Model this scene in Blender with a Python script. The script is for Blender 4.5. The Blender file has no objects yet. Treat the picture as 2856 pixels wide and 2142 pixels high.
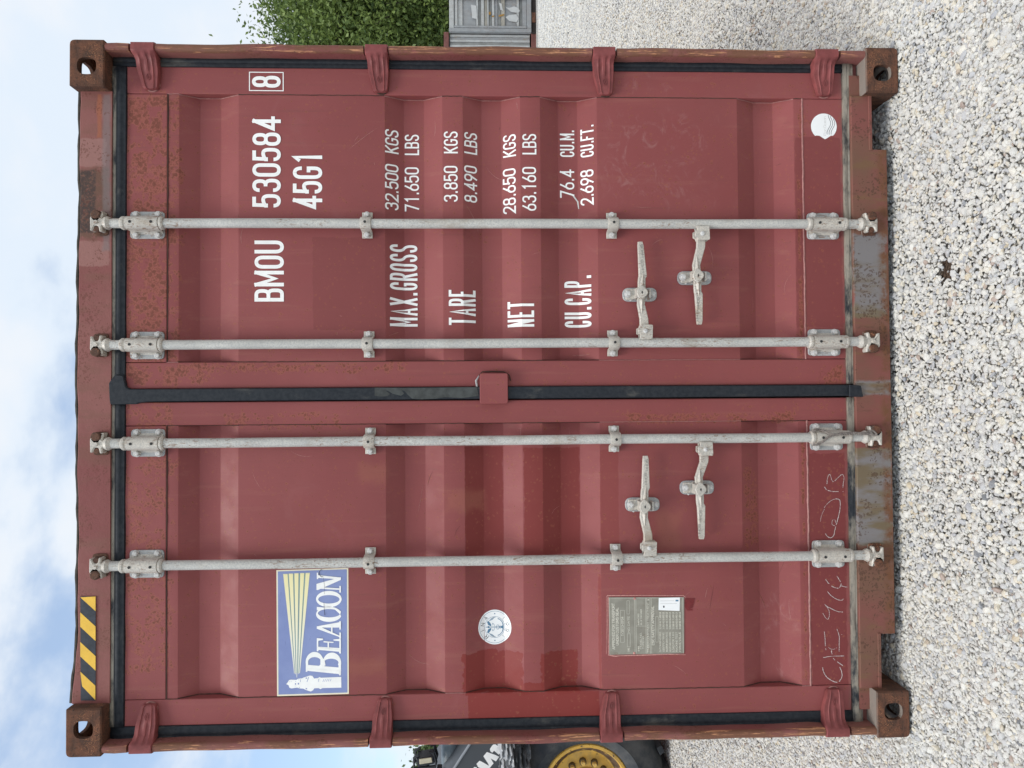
import bpy, bmesh, math, random
import numpy as np
from mathutils import Vector, Matrix, noise as mnoise

rng = random.Random(7)
R = math.radians
S = bpy.context.scene
COL = S.collection

# ------------------------------------------------------------------ camera
PW, PH, FPX = 2856.0, 2142.0, 1980.0
CAM = np.array([-0.022, -2.4582, 1.4719])
YAW, PITCH, ROLL = 0.0200, -0.0348, -0.0063
_f = np.array([math.sin(YAW)*math.cos(PITCH), math.cos(YAW)*math.cos(PITCH), math.sin(PITCH)])
_r = np.array([math.cos(YAW), -math.sin(YAW), 0.0])
_u = np.cross(_r, _f)
_r2 = _r*math.cos(ROLL) + _u*math.sin(ROLL)
_u2 = -_r*math.sin(ROLL) + _u*math.cos(ROLL)
cam_d = bpy.data.cameras.new('camera')
cam = bpy.data.objects.new('camera', cam_d)
COL.objects.link(cam)
cam_d.sensor_fit = 'HORIZONTAL'
cam_d.sensor_width = 36.0
cam_d.lens = FPX/PW*36.0
cam_d.clip_start = 0.05
cam_d.clip_end = 2000
# the photograph was taken with the camera turned on its side: the place's "up" is the picture's left
m = Matrix.Identity(4)
for i in range(3):
    m[i][0] = -_u2[i]; m[i][1] = _r2[i]; m[i][2] = -_f[i]; m[i][3] = CAM[i]
cam.matrix_world = m
S.camera = cam

def at(px, py, Y=0.0):
    """photo pixel -> (x, z) of the place on the upright plane at depth Y"""
    d = _f + _r2*((PH/2-py)/FPX) + _u2*((PW/2-px)/FPX)
    t = (Y - CAM[1])/d[1]
    p = CAM + d*t
    return float(p[0]), float(p[2])

# ------------------------------------------------------------------ light
SUN_EL, SUN_AZ = 65.0, 212.0           # azimuth from +Y clockwise: light comes from the front left
w = bpy.data.worlds.new('World'); S.world = w; w.use_nodes = True
nt = w.node_tree; nt.nodes.clear()
def wn(t, **k):
    n = nt.nodes.new(t)
    for a, b in k.items(): setattr(n, a, b)
    return n
sky = wn('ShaderNodeTexSky', sky_type='NISHITA', sun_disc=False)
sky.sun_elevation = R(SUN_EL); sky.sun_rotation = R(SUN_AZ); sky.air_density = 1.0; sky.dust_density = 1.5; sky.altitude = 50
tc = wn('ShaderNodeTexCoord')
mp = wn('ShaderNodeMapping'); mp.inputs['Scale'].default_value = (1.0, 1.0, 1.6)
n1 = wn('ShaderNodeTexNoise'); n1.inputs['Scale'].default_value = 4.2; n1.inputs['Detail'].default_value = 7; n1.inputs['Roughness'].default_value = 0.52
n1.inputs['Distortion'].default_value = 0.12
n2 = wn('ShaderNodeTexNoise'); n2.inputs['Scale'].default_value = 1.1; n2.inputs['Detail'].default_value = 2
nt.links.new(tc.outputs['Generated'], mp.inputs[0])
nt.links.new(mp.outputs[0], n1.inputs['Vector']); nt.links.new(tc.outputs['Generated'], n2.inputs['Vector'])
# thicker cloud towards the east (+X), breaks towards the west
sep = wn('ShaderNodeSeparateXYZ'); nt.links.new(tc.outputs['Generated'], sep.inputs[0])
grad = wn('ShaderNodeMapRange'); nt.links.new(sep.outputs[0], grad.inputs[0])
grad.inputs[1].default_value = -0.55; grad.inputs[2].default_value = 0.35; grad.inputs[3].default_value = -0.05; grad.inputs[4].default_value = 0.26
ad = wn('ShaderNodeMath', operation='ADD'); nt.links.new(n1.outputs[0], ad.inputs[0]); nt.links.new(grad.outputs[0], ad.inputs[1])
cm = wn('ShaderNodeMapRange', interpolation_type='SMOOTHSTEP'); nt.links.new(ad.outputs[0], cm.inputs[0])
cm.inputs[1].default_value = 0.40; cm.inputs[2].default_value = 0.60; cm.inputs[3].default_value = 0.28; cm.inputs[4].default_value = 1.0
cc = wn('ShaderNodeMix', data_type='RGBA'); ccf = wn('ShaderNodeMapRange', interpolation_type='SMOOTHSTEP'); nt.links.new(n1.outputs[0], ccf.inputs[0]); ccf.inputs[1].default_value = 0.40; ccf.inputs[2].default_value = 0.60; nt.links.new(ccf.outputs[0], cc.inputs[0])
cc.inputs[6].default_value = (4.6, 5.15, 5.8, 1); cc.inputs[7].default_value = (5.15, 5.4, 5.75, 1)
mx = wn('ShaderNodeMix', data_type='RGBA'); nt.links.new(cm.outputs[0], mx.inputs[0])
skm = wn('ShaderNodeVectorMath', operation='MULTIPLY'); nt.links.new(sky.outputs[0], skm.inputs[0]); skm.inputs[1].default_value = (1.25, 1.35, 1.35)
nt.links.new(skm.outputs[0], mx.inputs[6]); nt.links.new(cc.outputs[2], mx.inputs[7])
bg = wn('ShaderNodeBackground'); bg.inputs[1].default_value = 0.11
nt.links.new(mx.outputs[2], bg.inputs[0])
wo = wn('ShaderNodeOutputWorld'); nt.links.new(bg.outputs[0], wo.inputs[0])

sd = bpy.data.lights.new('sun', 'SUN'); sd.energy = 1.5; sd.angle = R(24); sd.color = (1.0, 0.965, 0.92)
so = bpy.data.objects.new('sun', sd); COL.objects.link(so)
sv = Vector((math.sin(R(SUN_AZ))*math.cos(R(SUN_EL)), math.cos(R(SUN_AZ))*math.cos(R(SUN_EL)), math.sin(R(SUN_EL))))
so.rotation_euler = sv.to_track_quat('Z', 'Y').to_euler()
so.location = (-4, -6, 9)
S.view_settings.view_transform = 'Standard'; S.view_settings.look = 'None'
S.view_settings.exposure = 0.64; S.view_settings.gamma = 1.0
S.view_settings.use_curve_mapping = False

# ------------------------------------------------------------------ node helpers
class NT:
    def __init__(s, name):
        s.m = bpy.data.materials.new(name); s.m.use_nodes = True
        s.t = s.m.node_tree; s.t.nodes.clear()
        s.out = s.t.nodes.new('ShaderNodeOutputMaterial')
        s.b = s.t.nodes.new('ShaderNodeBsdfPrincipled')
        s.t.links.new(s.b.outputs[0], s.out.inputs[0])
        s.tc = s.t.nodes.new('ShaderNodeTexCoord')
        s.pos = s.tc.outputs['Object']
        s._xyz = None
    def link(s, v, inp):
        if hasattr(v, 'is_output') or hasattr(v, 'links'): s.t.links.new(v, inp)
        elif isinstance(v, (tuple, list)):
            inp.default_value = tuple(v) + ((1,) if len(v) == 3 and len(inp.default_value) == 4 else ())
        else: inp.default_value = v
    def xyz(s):
        if not s._xyz:
            n = s.t.nodes.new('ShaderNodeSeparateXYZ'); s.t.links.new(s.pos, n.inputs[0]); s._xyz = n.outputs
        return s._xyz
    def math(s, op, a, b=0.0, c=None, clamp=False):
        n = s.t.nodes.new('ShaderNodeMath'); n.operation = op; n.use_clamp = clamp
        s.link(a, n.inputs[0]); s.link(b, n.inputs[1])
        if c is not None: s.link(c, n.inputs[2])
        return n.outputs[0]
    def mix(s, f, a, b, mode='MIX'):
        n = s.t.nodes.new('ShaderNodeMix'); n.data_type = 'RGBA'; n.blend_type = mode
        s.link(f, n.inputs[0]); s.link(a, n.inputs[6]); s.link(b, n.inputs[7])
        return n.outputs[2]
    def scaled(s, sc, vec=None):
        n = s.t.nodes.new('ShaderNodeMapping'); s.link(vec or s.pos, n.inputs[0]); n.inputs['Scale'].default_value = sc
        return n.outputs[0]
    def noise(s, scale, detail=3, rough=0.5, vec=None, dist=0.0):
        n = s.t.nodes.new('ShaderNodeTexNoise'); s.link(vec or s.pos, n.inputs['Vector'])
        n.inputs['Scale'].default_value = scale; n.inputs['Detail'].default_value = detail
        n.inputs['Roughness'].default_value = rough; n.inputs['Distortion'].default_value = dist
        return n.outputs[0]
    def voro(s, scale, feature='F1', out='Distance', vec=None, rnd=1.0):
        n = s.t.nodes.new('ShaderNodeTexVoronoi'); n.feature = feature; s.link(vec or s.pos, n.inputs['Vector'])
        n.inputs['Scale'].default_value = scale; n.inputs['Randomness'].default_value = rnd
        return n.outputs[out]
    def mr(s, x, a, b, c=0.0, d=1.0, smooth=True):
        n = s.t.nodes.new('ShaderNodeMapRange'); n.interpolation_type = 'SMOOTHSTEP' if smooth else 'LINEAR'
        s.link(x, n.inputs[0])
        for i, v in enumerate((a, b, c, d)): s.link(v, n.inputs[i+1])
        return n.outputs[0]
    def ramp(s, f, stops):
        n = s.t.nodes.new('ShaderNodeValToRGB'); s.link(f, n.inputs[0]); cr = n.color_ramp
        while len(cr.elements) < len(stops): cr.elements.new(0.5)
        for e, (p, c) in zip(cr.elements, stops): e.position = p; e.color = tuple(c) + (1,)
        return n.outputs[0]
    def box(s, x0, x1, z0, z1, e=0.003, wob=0.0, wn_=None):
        X, Y, Z = s.xyz()
        if x0 > x1: x0, x1 = x1, x0
        if z0 > z1: z0, z1 = z1, z0
        a = s.math('MINIMUM', s.math('SUBTRACT', X, x0), s.math('SUBTRACT', x1, X))
        b = s.math('MINIMUM', s.math('SUBTRACT', Z, z0), s.math('SUBTRACT', z1, Z))
        d = s.math('MINIMUM', a, b)
        if wob:
            nn = wn_ if wn_ is not None else s.noise(14, 4, 0.6)
            d = s.math('ADD', d, s.math('MULTIPLY', s.math('SUBTRACT', nn, 0.5), wob))
        return s.mr(d, -e, e)
    def bump(s, h, strength=0.3, dist=0.002):
        n = s.t.nodes.new('ShaderNodeBump'); n.inputs['Strength'].default_value = strength
        n.inputs['Distance'].default_value = dist; s.link(h, n.inputs['Height'])
        s.t.links.new(n.outputs[0], s.b.inputs['Normal'])
    def fin(s, col, rough=0.5, metal=0.0, spec=0.5):
        s.link(col, s.b.inputs['Base Color']); s.link(rough, s.b.inputs['Roughness'])
        s.link(metal, s.b.inputs['Metallic']); s.link(spec, s.b.inputs['Specular IOR Level'])
        return s.m

def simple(name, col, rough=0.5, metal=0.0, var=0.12, scale=9, bump=0.0, spec=0.4):
    n = NT(name)
    k = n.noise(scale, 5, 0.6)
    c = n.mix(n.mr(k, 0.3, 0.7), tuple(v*(1-var) for v in col), tuple(min(1, v*(1+var)) for v in col))
    if bump: n.bump(n.noise(scale*8, 3), bump, 0.001)
    return n.fin(c, rough, metal, spec)

# ------------------------------------------------------------------ key depths and door levels
YD = 0.058          # front surface of the door frame
DEP = 0.037         # depth of the horizontal grooves
def lvl(px, inner=False):
    Y = YD + (DEP if inner else 0.0)
    return at(px, 600, Y)[1]
def lvl2(a, b, inner=False):
    Y = YD + (DEP if inner else 0.0)
    return 0.5*(at(a, 600, Y)[1] + at(b, 1600, Y)[1])
GROOVES = [
    (lvl2(496, 497), lvl2(557, 559, True), lvl2(614, 617, True), lvl2(664, 665)),
    (lvl2(1073, 1077), lvl2(1128, 1131, True), lvl2(1183, 1188, True), lvl2(1235, 1240)),
    (lvl2(1292, 1297), lvl2(1343, 1352, True), lvl2(1399, 1406, True), lvl2(1453, 1460)),
    (lvl2(1508, 1516), lvl2(1558, 1566, True), lvl2(1612, 1620, True), lvl2(1667, 1677)),
    (lvl2(2058, 2074), lvl2(2104, 2118, True), lvl2(2158, 2172, True), lvl2(2219, 2232)),
]
PANEL_OFF = 0.0025
def prof(z):
    for a, b, c, d in GROOVES:
        if d <= z <= a:
            if z >= b: return YD + PANEL_OFF + (DEP-PANEL_OFF)*(a-z)/(a-b)
            if z >= c: return YD + DEP
            return YD + PANEL_OFF + (DEP-PANEL_OFF)*(z-d)/(c-d)
    return YD + PANEL_OFF
Z_TOP = at(348, 1100, YD)[1]; Z_TR = 0.5*(at(464, 600, YD)[1]+at(464, 1600, YD)[1])
Z_BR = 0.5*(at(2244, 500, YD)[1]+at(2256, 1700, YD)[1]); Z_BOT = 0.5*(at(2358, 600, YD)[1]+at(2371, 1600, YD)[1])
XR1 = at(1000, 191, YD)[0]; XR0 = at(1300, 1079, YD)[0]        # right leaf
XL1 = at(1300, 1116, YD)[0]; XL0 = at(1400, 2003, YD)[0]       # left leaf
SR1 = at(1200, 267, YD)[0]; SR0 = at(1200, 1007, YD)[0]        # stile inner edges
SL1 = at(1200, 1181, YD)[0]; SL0 = at(1300, 1933, YD)[0]
def pan(x, z):
    if Z_BR < z < Z_TR and (SR0 < x < SR1 or SL0 < x < SL1): return prof(z)
    return YD
def on(px, py, extra=0.0):
    Y = YD
    for _ in range(4):
        x, z = at(px, py, Y); Y = pan(x, z)
    return x, z

# ------------------------------------------------------------------ materials
def pbox(n, px0, py0, px1, py1, **k):
    x0, z0 = on(px0, py0); x1, z1 = on(px1, py1)
    return n.box(x0, x1, z0, z1, **k)

def make_paint():
    n = NT('container_red_paint')
    big = n.noise(1.7, 3, 0.55); mid = n.noise(9, 4, 0.6); fine = n.noise(160, 2, 0.5)
    wobn = n.noise(26, 5, 0.65)
    base = n.mix(n.mr(big, 0.3, 0.7), (0.248, 0.063, 0.062), (0.284, 0.078, 0.076))
    base = n.mix(n.math('MULTIPLY', n.mr(mid, 0.35, 0.7), 0.35), base, (0.235, 0.070, 0.068))
    streak = n.noise(20, 3, 0.6, vec=n.scaled((1.6, 1.0, 0.10)))
    base = n.mix(n.mr(streak, 0.54, 0.76, 0, 0.30), base, (0.33, 0.13, 0.10))
    drip = n.noise(34, 4, 0.7, vec=n.scaled((1.6, 1.0, 0.06)))
    base = n.mix(n.mr(drip, 0.58, 0.74, 0, 0.35), base, (0.17, 0.065, 0.055))
    # chalked, slightly faded areas
    chalk = n.noise(4.5, 6, 0.7, dist=1.2)
    base = n.mix(n.mr(chalk, 0.58, 0.74, 0, 0.10), base, (0.37, 0.18, 0.17))
    P = []
    FM = (0.205, 0.052, 0.050); FR = (0.225, 0.032, 0.026)
    P += [((873, 663, 1074, 920), FM, 0.8, 0.02), ((2216, 382, 2352, 912), (0.19, 0.045, 0.044), 0.9, 0.022),
          ((2256, 1265, 2366, 1910), (0.185, 0.038, 0.038), 0.95, 0.022),
          ((1296, 1248, 1404, 1546), (0.205, 0.034, 0.030), 0.95, 0.02), ((1460, 1250, 1618, 1544), (0.205, 0.034, 0.030), 0.95, 0.02),
          ((1673, 1255, 1727, 1542), (0.225, 0.046, 0.042), 0.75, 0.01), ((1727, 1380, 2070, 1506), (0.245, 0.066, 0.064), 0.5, 0.015),
          ((1292, 1826, 1458, 1932), FR, 0.95, 0.05), ((1508, 1822, 1616, 1932), FR, 0.95, 0.04), ((1452, 1904, 1520, 1935), FR, 0.95, 0.04),
          ((1306, 1932, 1672, 2010), FR, 0.95, 0.012), ((1668, 1600, 1679, 1926), FR, 0.7, 0.012)]
    for (b, c, f, wb) in P:
        base = n.mix(n.math('MULTIPLY', pbox(n, *b, e=0.0016, wob=wb, wn_=wobn), f*(0.72 if b[1] < 1200 else 0.88)), base, c)
    # orange scuffs
    for b, wb in (((1000, 1295, 1075, 1345), 0.06), ((1245, 1370, 1350, 1420), 0.07), ((1830, 1430, 1900, 1530), 0.08), ((960, 1840, 1075, 1880), 0.05)):
        base = n.mix(n.math('MULTIPLY', pbox(n, *b, e=0.02, wob=wb), 0.4), base, (0.34, 0.12, 0.08))
    # whitish rubbed marks
    rub = n.noise(11, 6, 0.72, vec=n.scaled((0.8, 1, 1.2)), dist=2.2)
    rmask = n.math('MAXIMUM', pbox(n, 1690, 320, 1980, 560, e=0.05, wob=0.2), pbox(n, 2120, 1660, 2225, 1900, e=0.03, wob=0.15))
    rmask = n.math('MAXIMUM', rmask, pbox(n, 1740, 215, 1880, 262, e=0.03, wob=0.1))
    base = n.mix(n.math('MULTIPLY', n.mr(rub, 0.50, 0.70), n.math('MULTIPLY', rmask, 0.22)), base, (0.46, 0.29, 0.27))
    # rusting zones
    area = None
    def zone(b, wgt, e=0.02, wb=0.10):
        nonlocal area
        k = n.math('MULTIPLY', pbox(n, *b, e=e, wob=wb), wgt)
        area = k if area is None else n.math('MAXIMUM', area, k)
    zone((345, 262, 500, 1012), 1.0); zone((345, 1120, 490, 1880), 0.75); zone((345, 1015, 600, 1080), 1.05)
    zone((600, 1012, 1150, 1040), 0.8, 0.012, 0.04); zone((620, 1150, 950, 1195), 0.8, 0.012, 0.05)
    zone((1750, 1150, 2300, 1180), 0.8, 0.01, 0.04); zone((2040, 1120, 2360, 1180), 0.45, 0.02, 0.05)
    zone((2222, 500, 2243, 1010), 1.0, 0.006, 0.02); zone((2234, 1200, 2254, 1915), 1.0, 0.006, 0.02)
    zone((2072, 1250, 2116, 1560), 0.75, 0.01, 0.03); zone((2222, 300, 2252, 384), 0.7, 0.01, 0.03)
    zone((2280, 1012, 2362, 1082), 0.85, 0.02, 0.06)
    zone((200, 100, 2400, 2060), 0.30, 0.02, 0.0)
    clus = n.noise(15, 4, 0.65)
    amt = n.math('MULTIPLY', n.mr(clus, 0.30, 0.58), area)
    dv = n.t.nodes.new('ShaderNodeVectorMath'); dv.operation = 'MULTIPLY_ADD'
    nz = n.t.nodes.new('ShaderNodeTexNoise'); n.link(n.pos, nz.inputs['Vector']); nz.inputs['Scale'].default_value = 55; nz.inputs['Detail'].default_value = 3
    n.t.links.new(nz.outputs['Color'], dv.inputs[0]); dv.inputs[1].default_value = (0.022, 0.022, 0.022); n.t.links.new(n.pos, dv.inputs[2]); DV = dv.outputs[0]
    vd = n.voro(150, vec=DV); vd2 = n.voro(62, vec=DV)
    wv = n.noise(240, 2)
    sp1 = n.math('LESS_THAN', n.math('ADD', vd, n.math('MULTIPLY', n.math('SUBTRACT', wv, 0.5), 0.5)), n.math('MULTIPLY', amt, 0.50))
    sp2 = n.mr(n.math('SUBTRACT', n.math('MULTIPLY', amt, 0.44), n.math('ADD', vd2, n.math('MULTIPLY', n.math('SUBTRACT', wv, 0.5), 0.3))), -0.03, 0.04)
    halo = n.mr(n.math('SUBTRACT', n.math('MULTIPLY', amt, 0.85), n.math('ADD', vd2, n.math('MULTIPLY', n.math('SUBTRACT', wobn, 0.5), 0.5))), -0.08, 0.12)
    base = n.mix(n.math('MULTIPLY', halo, 0.55), base, (0.31, 0.100, 0.062))
    base = n.mix(n.math('MULTIPLY', sp1, 0.5), base, (0.165, 0.046, 0.028))
    base = n.mix(n.math('MULTIPLY', sp2, 0.65), base, (0.140, 0.042, 0.026))
    # grime along the bottom edge of the leaves
    X, Y, Z = n.xyz()
    g = n.math('MULTIPLY', n.mr(Z, Z_BOT+0.02, Z_BOT-0.004), n.mr(n.noise(30, 4), 0.3, 0.6))
    base = n.mix(n.math('MULTIPLY', g, 0.7), base, (0.17, 0.13, 0.10))
    h = n.math('ADD', n.math('MULTIPLY', fine, 0.10), n.math('ADD', n.math('MULTIPLY', n.noise(4.2, 3), 1.6), n.math('MULTIPLY', sp2, 0.12)))
    n.bump(h, 0.22, 0.006)
    return n.fin(base, n.mr(mid, 0.3, 0.7, 0.48, 0.64), 0.0, 0.27)

def make_frame_paint():
    """posts, header: the same red paint, more worn"""
    n = NT('worn_frame_paint')
    wobn = n.noise(26, 5, 0.65)
    base = n.mix(n.mr(n.noise(3, 4, 0.6), 0.35, 0.65), (0.215, 0.066, 0.062), (0.255, 0.098, 0.086))
    br = n.mr(n.noise(5, 6, 0.7, vec=n.scaled((2.5, 1, 0.7))), 0.44, 0.62)
    base = n.mix(n.math('MULTIPLY', br, 0.38), base, (0.17, 0.085, 0.055))
    H = 0.045
    def hb(px0, py0, px1, py1, **k):
        x0, z0 = at(px0, py0, H); x1, z1 = at(px1, py1, H); return n.box(x0, x1, z0, z1, **k)
    base = n.mix(n.math('MULTIPLY', hb(222, 386, 296, 466, e=0.003, wob=0.03, wn_=wobn), 0.8), base, (0.31, 0.155, 0.135))
    base = n.mix(n.math('MULTIPLY', hb(222, 672, 304, 742, e=0.003, wob=0.03, wn_=wobn), 0.8), base, (0.31, 0.150, 0.13))
    rz = n.math('MULTIPLY', hb(216, 468, 306, 668, e=0.012, wob=0.05), n.mr(n.noise(60, 5, 0.7), 0.28, 0.5))
    base = n.mix(n.math('MULTIPLY', rz, 0.8), base, (0.125, 0.070, 0.045))
    base = n.mix(n.math('MULTIPLY', n.math('MULTIPLY', hb(218, 474, 268, 650, e=0.004, wob=0.02), n.mr(n.noise(90, 4, 0.7), 0.35, 0.55)), 0.9), base, (0.055, 0.038, 0.034))
    base = n.mix(n.math('MULTIPLY', hb(272, 262, 284, 385, e=0.004, wob=0.02), 0.8), base, (0.33, 0.11, 0.06))
    base = n.mix(n.math('MULTIPLY', hb(288, 262, 308, 700, e=0.006, wob=0.02), 0.55), base, (0.20, 0.17, 0.17))
    dv = n.t.nodes.new('ShaderNodeVectorMath'); dv.operation = 'MULTIPLY_ADD'
    nz = n.t.nodes.new('ShaderNodeTexNoise'); n.link(n.pos, nz.inputs['Vector']); nz.inputs['Scale'].default_value = 60; nz.inputs['Detail'].default_value = 4
    n.t.links.new(nz.outputs['Color'], dv.inputs[0]); dv.inputs[1].default_value = (0.03, 0.03, 0.03); n.t.links.new(n.pos, dv.inputs[2])
    vd = n.voro(95, vec=dv.outputs[0]); amt = n.math('MULTIPLY', n.mr(n.noise(14, 4), 0.4, 0.65), 0.42)
    base = n.mix(n.math('MULTIPLY', n.math('LESS_THAN', vd, amt), 0.5), base, (0.13, 0.042, 0.028))
    # bare orange scrapes running along the posts' noses
    X, Y, Z = n.xyz()
    nose = n.math('MULTIPLY', n.mr(n.math('ABSOLUTE', X), 1.176, 1.182), n.mr(Y, 0.022, 0.010))
    sc = n.noise(60, 4, 0.75, vec=n.scaled((2.6, 1, 0.13)), dist=0.6)
    base = n.mix(n.math('MULTIPLY', n.mr(n.noise(6, 5, 0.7, vec=n.scaled((1, 1, 0.7))), 0.40, 0.55), n.math('MULTIPLY', nose, 0.75)), base, (0.175, 0.085, 0.045))
    base = n.mix(n.math('MULTIPLY', n.mr(sc, 0.555, 0.62), nose), base, (0.56, 0.27, 0.14))
    base = n.mix(n.math('MULTIPLY', n.mr(n.noise(90, 4, 0.7, vec=n.scaled((3, 1, 0.2))), 0.67, 0.70), nose), base, (0.09, 0.06, 0.045))
    n.bump(n.noise(40, 5, 0.7), 0.35, 0.004)
    return n.fin(base, 0.6, 0.0, 0.25)

def make_sill_paint():
    n = NT('dirty_sill_paint')
    X, Y, Z = n.xyz()
    base = n.mix(n.mr(n.noise(4, 5, 0.6), 0.35, 0.65), (0.225, 0.080, 0.068), (0.180, 0.092, 0.064))
    H = 0.035; wobn = n.noise(16, 5, 0.65)
    def hb(px0, py0, px1, py1, **k):
        x0, z0 = at(px0, py0, H); x1, z1 = at(px1, py1, H); return n.box(x0, x1, z0, z1, **k)
    gm = n.math('MAXIMUM', hb(2380, 652, 2474, 884, e=0.006, wob=0.05, wn_=wobn), hb(2384, 1248, 2490, 1518, e=0.006, wob=0.05, wn_=wobn))
    gm = n.math('MAXIMUM', gm, hb(2384, 1062, 2490, 1100, e=0.006, wob=0.03, wn_=wobn))
    base = n.mix(n.math('MULTIPLY', gm, 0.95), base, n.mix(n.mr(n.noise(9, 4, 0.6, vec=n.scaled((1.4, 1, 0.5))), 0.42, 0.6), (0.215, 0.205, 0.205), (0.17, 0.135, 0.085)))
    dr = n.noise(26, 5, 0.65, vec=n.scaled((1.0, 1, 0.22)))
    base = n.mix(n.mr(dr, 0.53, 0.68, 0, 0.6), base, (0.185, 0.110, 0.055))
    base = n.mix(n.mr(n.noise(34, 4, 0.6, vec=n.scaled((1.0, 1, 0.3))), 0.60, 0.70, 0, 0.6), base, (0.085, 0.055, 0.035))
    base = n.mix(n.math('MULTIPLY', n.mr(Z, 0.075, 0.045), n.mr(n.noise(24, 5, 0.7), 0.35, 0.6)), base, (0.165, 0.075, 0.04))
    dv = n.t.nodes.new('ShaderNodeVectorMath'); dv.operation = 'MULTIPLY_ADD'
    nz = n.t.nodes.new('ShaderNodeTexNoise'); n.link(n.pos, nz.inputs['Vector']); nz.inputs['Scale'].default_value = 60; nz.inputs['Detail'].default_value = 4
    n.t.links.new(nz.outputs['Color'], dv.inputs[0]); dv.inputs[1].default_value = (0.03, 0.03, 0.03); n.t.links.new(n.pos, dv.inputs[2])
    vd = n.voro(85, vec=dv.outputs[0]); amt = n.math('MULTIPLY', n.mr(n.noise(12, 4), 0.38, 0.62), 0.42)
    base = n.mix(n.math('MULTIPLY', n.math('LESS_THAN', vd, amt), 0.6), base, (0.085, 0.045, 0.03))
    n.bump(n.noise(50, 5, 0.7), 0.3, 0.003)
    return n.fin(base, 0.65, 0.0, 0.2)

def make_rust():
    n = NT('rusty_cast_steel')
    a = n.noise(24, 6, 0.7); b = n.noise(95, 4, 0.7); c = n.noise(260, 2, 0.6)
    col = n.mix(n.mr(a, 0.35, 0.65), (0.080, 0.046, 0.034), (0.175, 0.078, 0.048))
    col = n.mix(n.mr(b, 0.50, 0.66, 0, 0.85), col, (0.042, 0.030, 0.026))
    X, Y, Z = n.xyz()
    pk = n.math('MULTIPLY', n.mr(c, 0.56, 0.66), n.mr(n.noise(16, 4, 0.6), 0.46, 0.60))
    col = n.mix(pk, col, (0.42, 0.19, 0.09))
    # lower castings are more orange, upper ones greyer brown
    col = n.mix(n.mr(Z, 2.0, 2.6, 0, 0.45), col, (0.12, 0.075, 0.058))
    g = n.t.nodes.new('ShaderNodeNewGeometry'); sp = n.t.nodes.new('ShaderNodeSeparateXYZ'); n.t.links.new(g.outputs['Normal'], sp.inputs[0])
    col = n.mix(n.mr(sp.outputs[2], 0.6, 0.9, 0, 0.75), col, (0.30, 0.27, 0.235))     # dust lying on level faces
    n.bump(n.math('ADD', n.math('MULTIPLY', b, 0.6), a), 0.6, 0.006)
    return n.fin(col, 0.85, 0.0, 0.15)

def make_galv(name, tint=(0.585, 0.57, 0.52), dirt=0.4):
    n = NT(name)
    a = n.noise(14, 5, 0.65, vec=n.scaled((1, 1, 0.55))); b = n.noise(190, 3, 0.7); d = n.noise(7, 5, 0.7, vec=n.scaled((1, 1, 0.5)))
    col = n.mix(n.mr(a, 0.3, 0.7), tuple(v*0.86 for v in tint), tuple(v*1.08 for v in tint))
    col = n.mix(n.mr(b, 0.35, 0.7, 0, 0.7), col, (tint[0]*0.58, tint[1]*0.61, tint[2]*0.66))
    col = n.mix(n.math('MULTIPLY', n.mr(d, 0.56, 0.70), dirt), col, (0.30, 0.21, 0.12))
    col = n.mix(n.math('MULTIPLY', n.mr(n.noise(60, 3, 0.6, vec=n.scaled((2.0, 1, 0.5)), dist=2.0), 0.56, 0.63), n.mr(n.noise(3.1, 2), 0.46, 0.56, 0, 0.8)), col, (0.24, 0.15, 0.10))
    n.bump(n.math('ADD', b, n.math('MULTIPLY', n.noise(45, 4), 1.4)), 0.28, 0.0016)
    return n.fin(col, 0.5, 0.08, 0.45)

def make_rubber(name, dusty):
    n = NT(name)
    a = n.noise(12, 5, 0.7, vec=n.scaled((1, 1, 0.5) if dusty < 0.5 else (0.5, 1, 1))); b = n.noise(70, 4, 0.6)
    col = n.mix(n.mr(b, 0.3, 0.7), (0.014, 0.018, 0.024), (0.028, 0.032, 0.038))
    lo, hi = (0.55, 0.75) if dusty < 0.5 else (0.58, 0.80)
    col = n.mix(n.mr(a, lo, hi, 0, dusty), col, (0.20, 0.185, 0.155))
    if dusty >= 0.5:
        X, Y, Z = n.xyz()
        zt = at(320, 1100, 0.05)[1]
        k = n.math('MAXIMUM', n.mr(Z, zt-0.004, zt+0.003), n.mr(Z, 1.0, 0.5))
        col = n.mix(n.math('MULTIPLY', k, n.mr(n.noise(12, 5, 0.7, vec=n.scaled((0.5, 1, 1.5))), 0.36, 0.60)), col, (0.30, 0.27, 0.22))
    n.bump(n.noise(30, 4), 0.3, 0.003)
    return n.fin(col, 0.6, 0.0, 0.25)

M = {}
M['paint'] = make_paint(); M['frame'] = make_frame_paint(); M['sill'] = make_sill_paint(); M['rust'] = make_rust()
M['galv'] = make_galv('galvanised_steel'); M['galv_warm'] = make_galv('weathered_galvanised_castings', (0.60, 0.555, 0.48), 0.45)
M['bolt'] = make_galv('zinc_bolt', (0.66, 0.65, 0.62), 0.2)
M['plate'] = make_galv('galvanised_bracket_plate', (0.45, 0.455, 0.445), 0.35)
M['rubber'] = make_rubber('black_door_gasket', 0.35); M['rubber_d'] = make_rubber('dusty_door_gasket', 0.6)
M['hole'] = simple('dark_hole', (0.035, 0.035, 0.035), 0.9)
M['mark'] = simple('cast_marking', (0.20, 0.19, 0.17), 0.7)
M['white'] = simple('white_vinyl', (0.93, 0.93, 0.90), 0.45, var=0.04, scale=30)
M['sticker_white'] = simple('white_sticker', (0.93, 0.94, 0.93), 0.35, var=0.03)
M['cream'] = simple('cream_print', (0.86, 0.80, 0.60), 0.45, var=0.05)
M['chalk'] = simple('white_chalk', (0.58, 0.50, 0.48), 0.9, var=0.2, scale=200)
M['black_print'] = simple('black_print', (0.03, 0.035, 0.045), 0.5)
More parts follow.
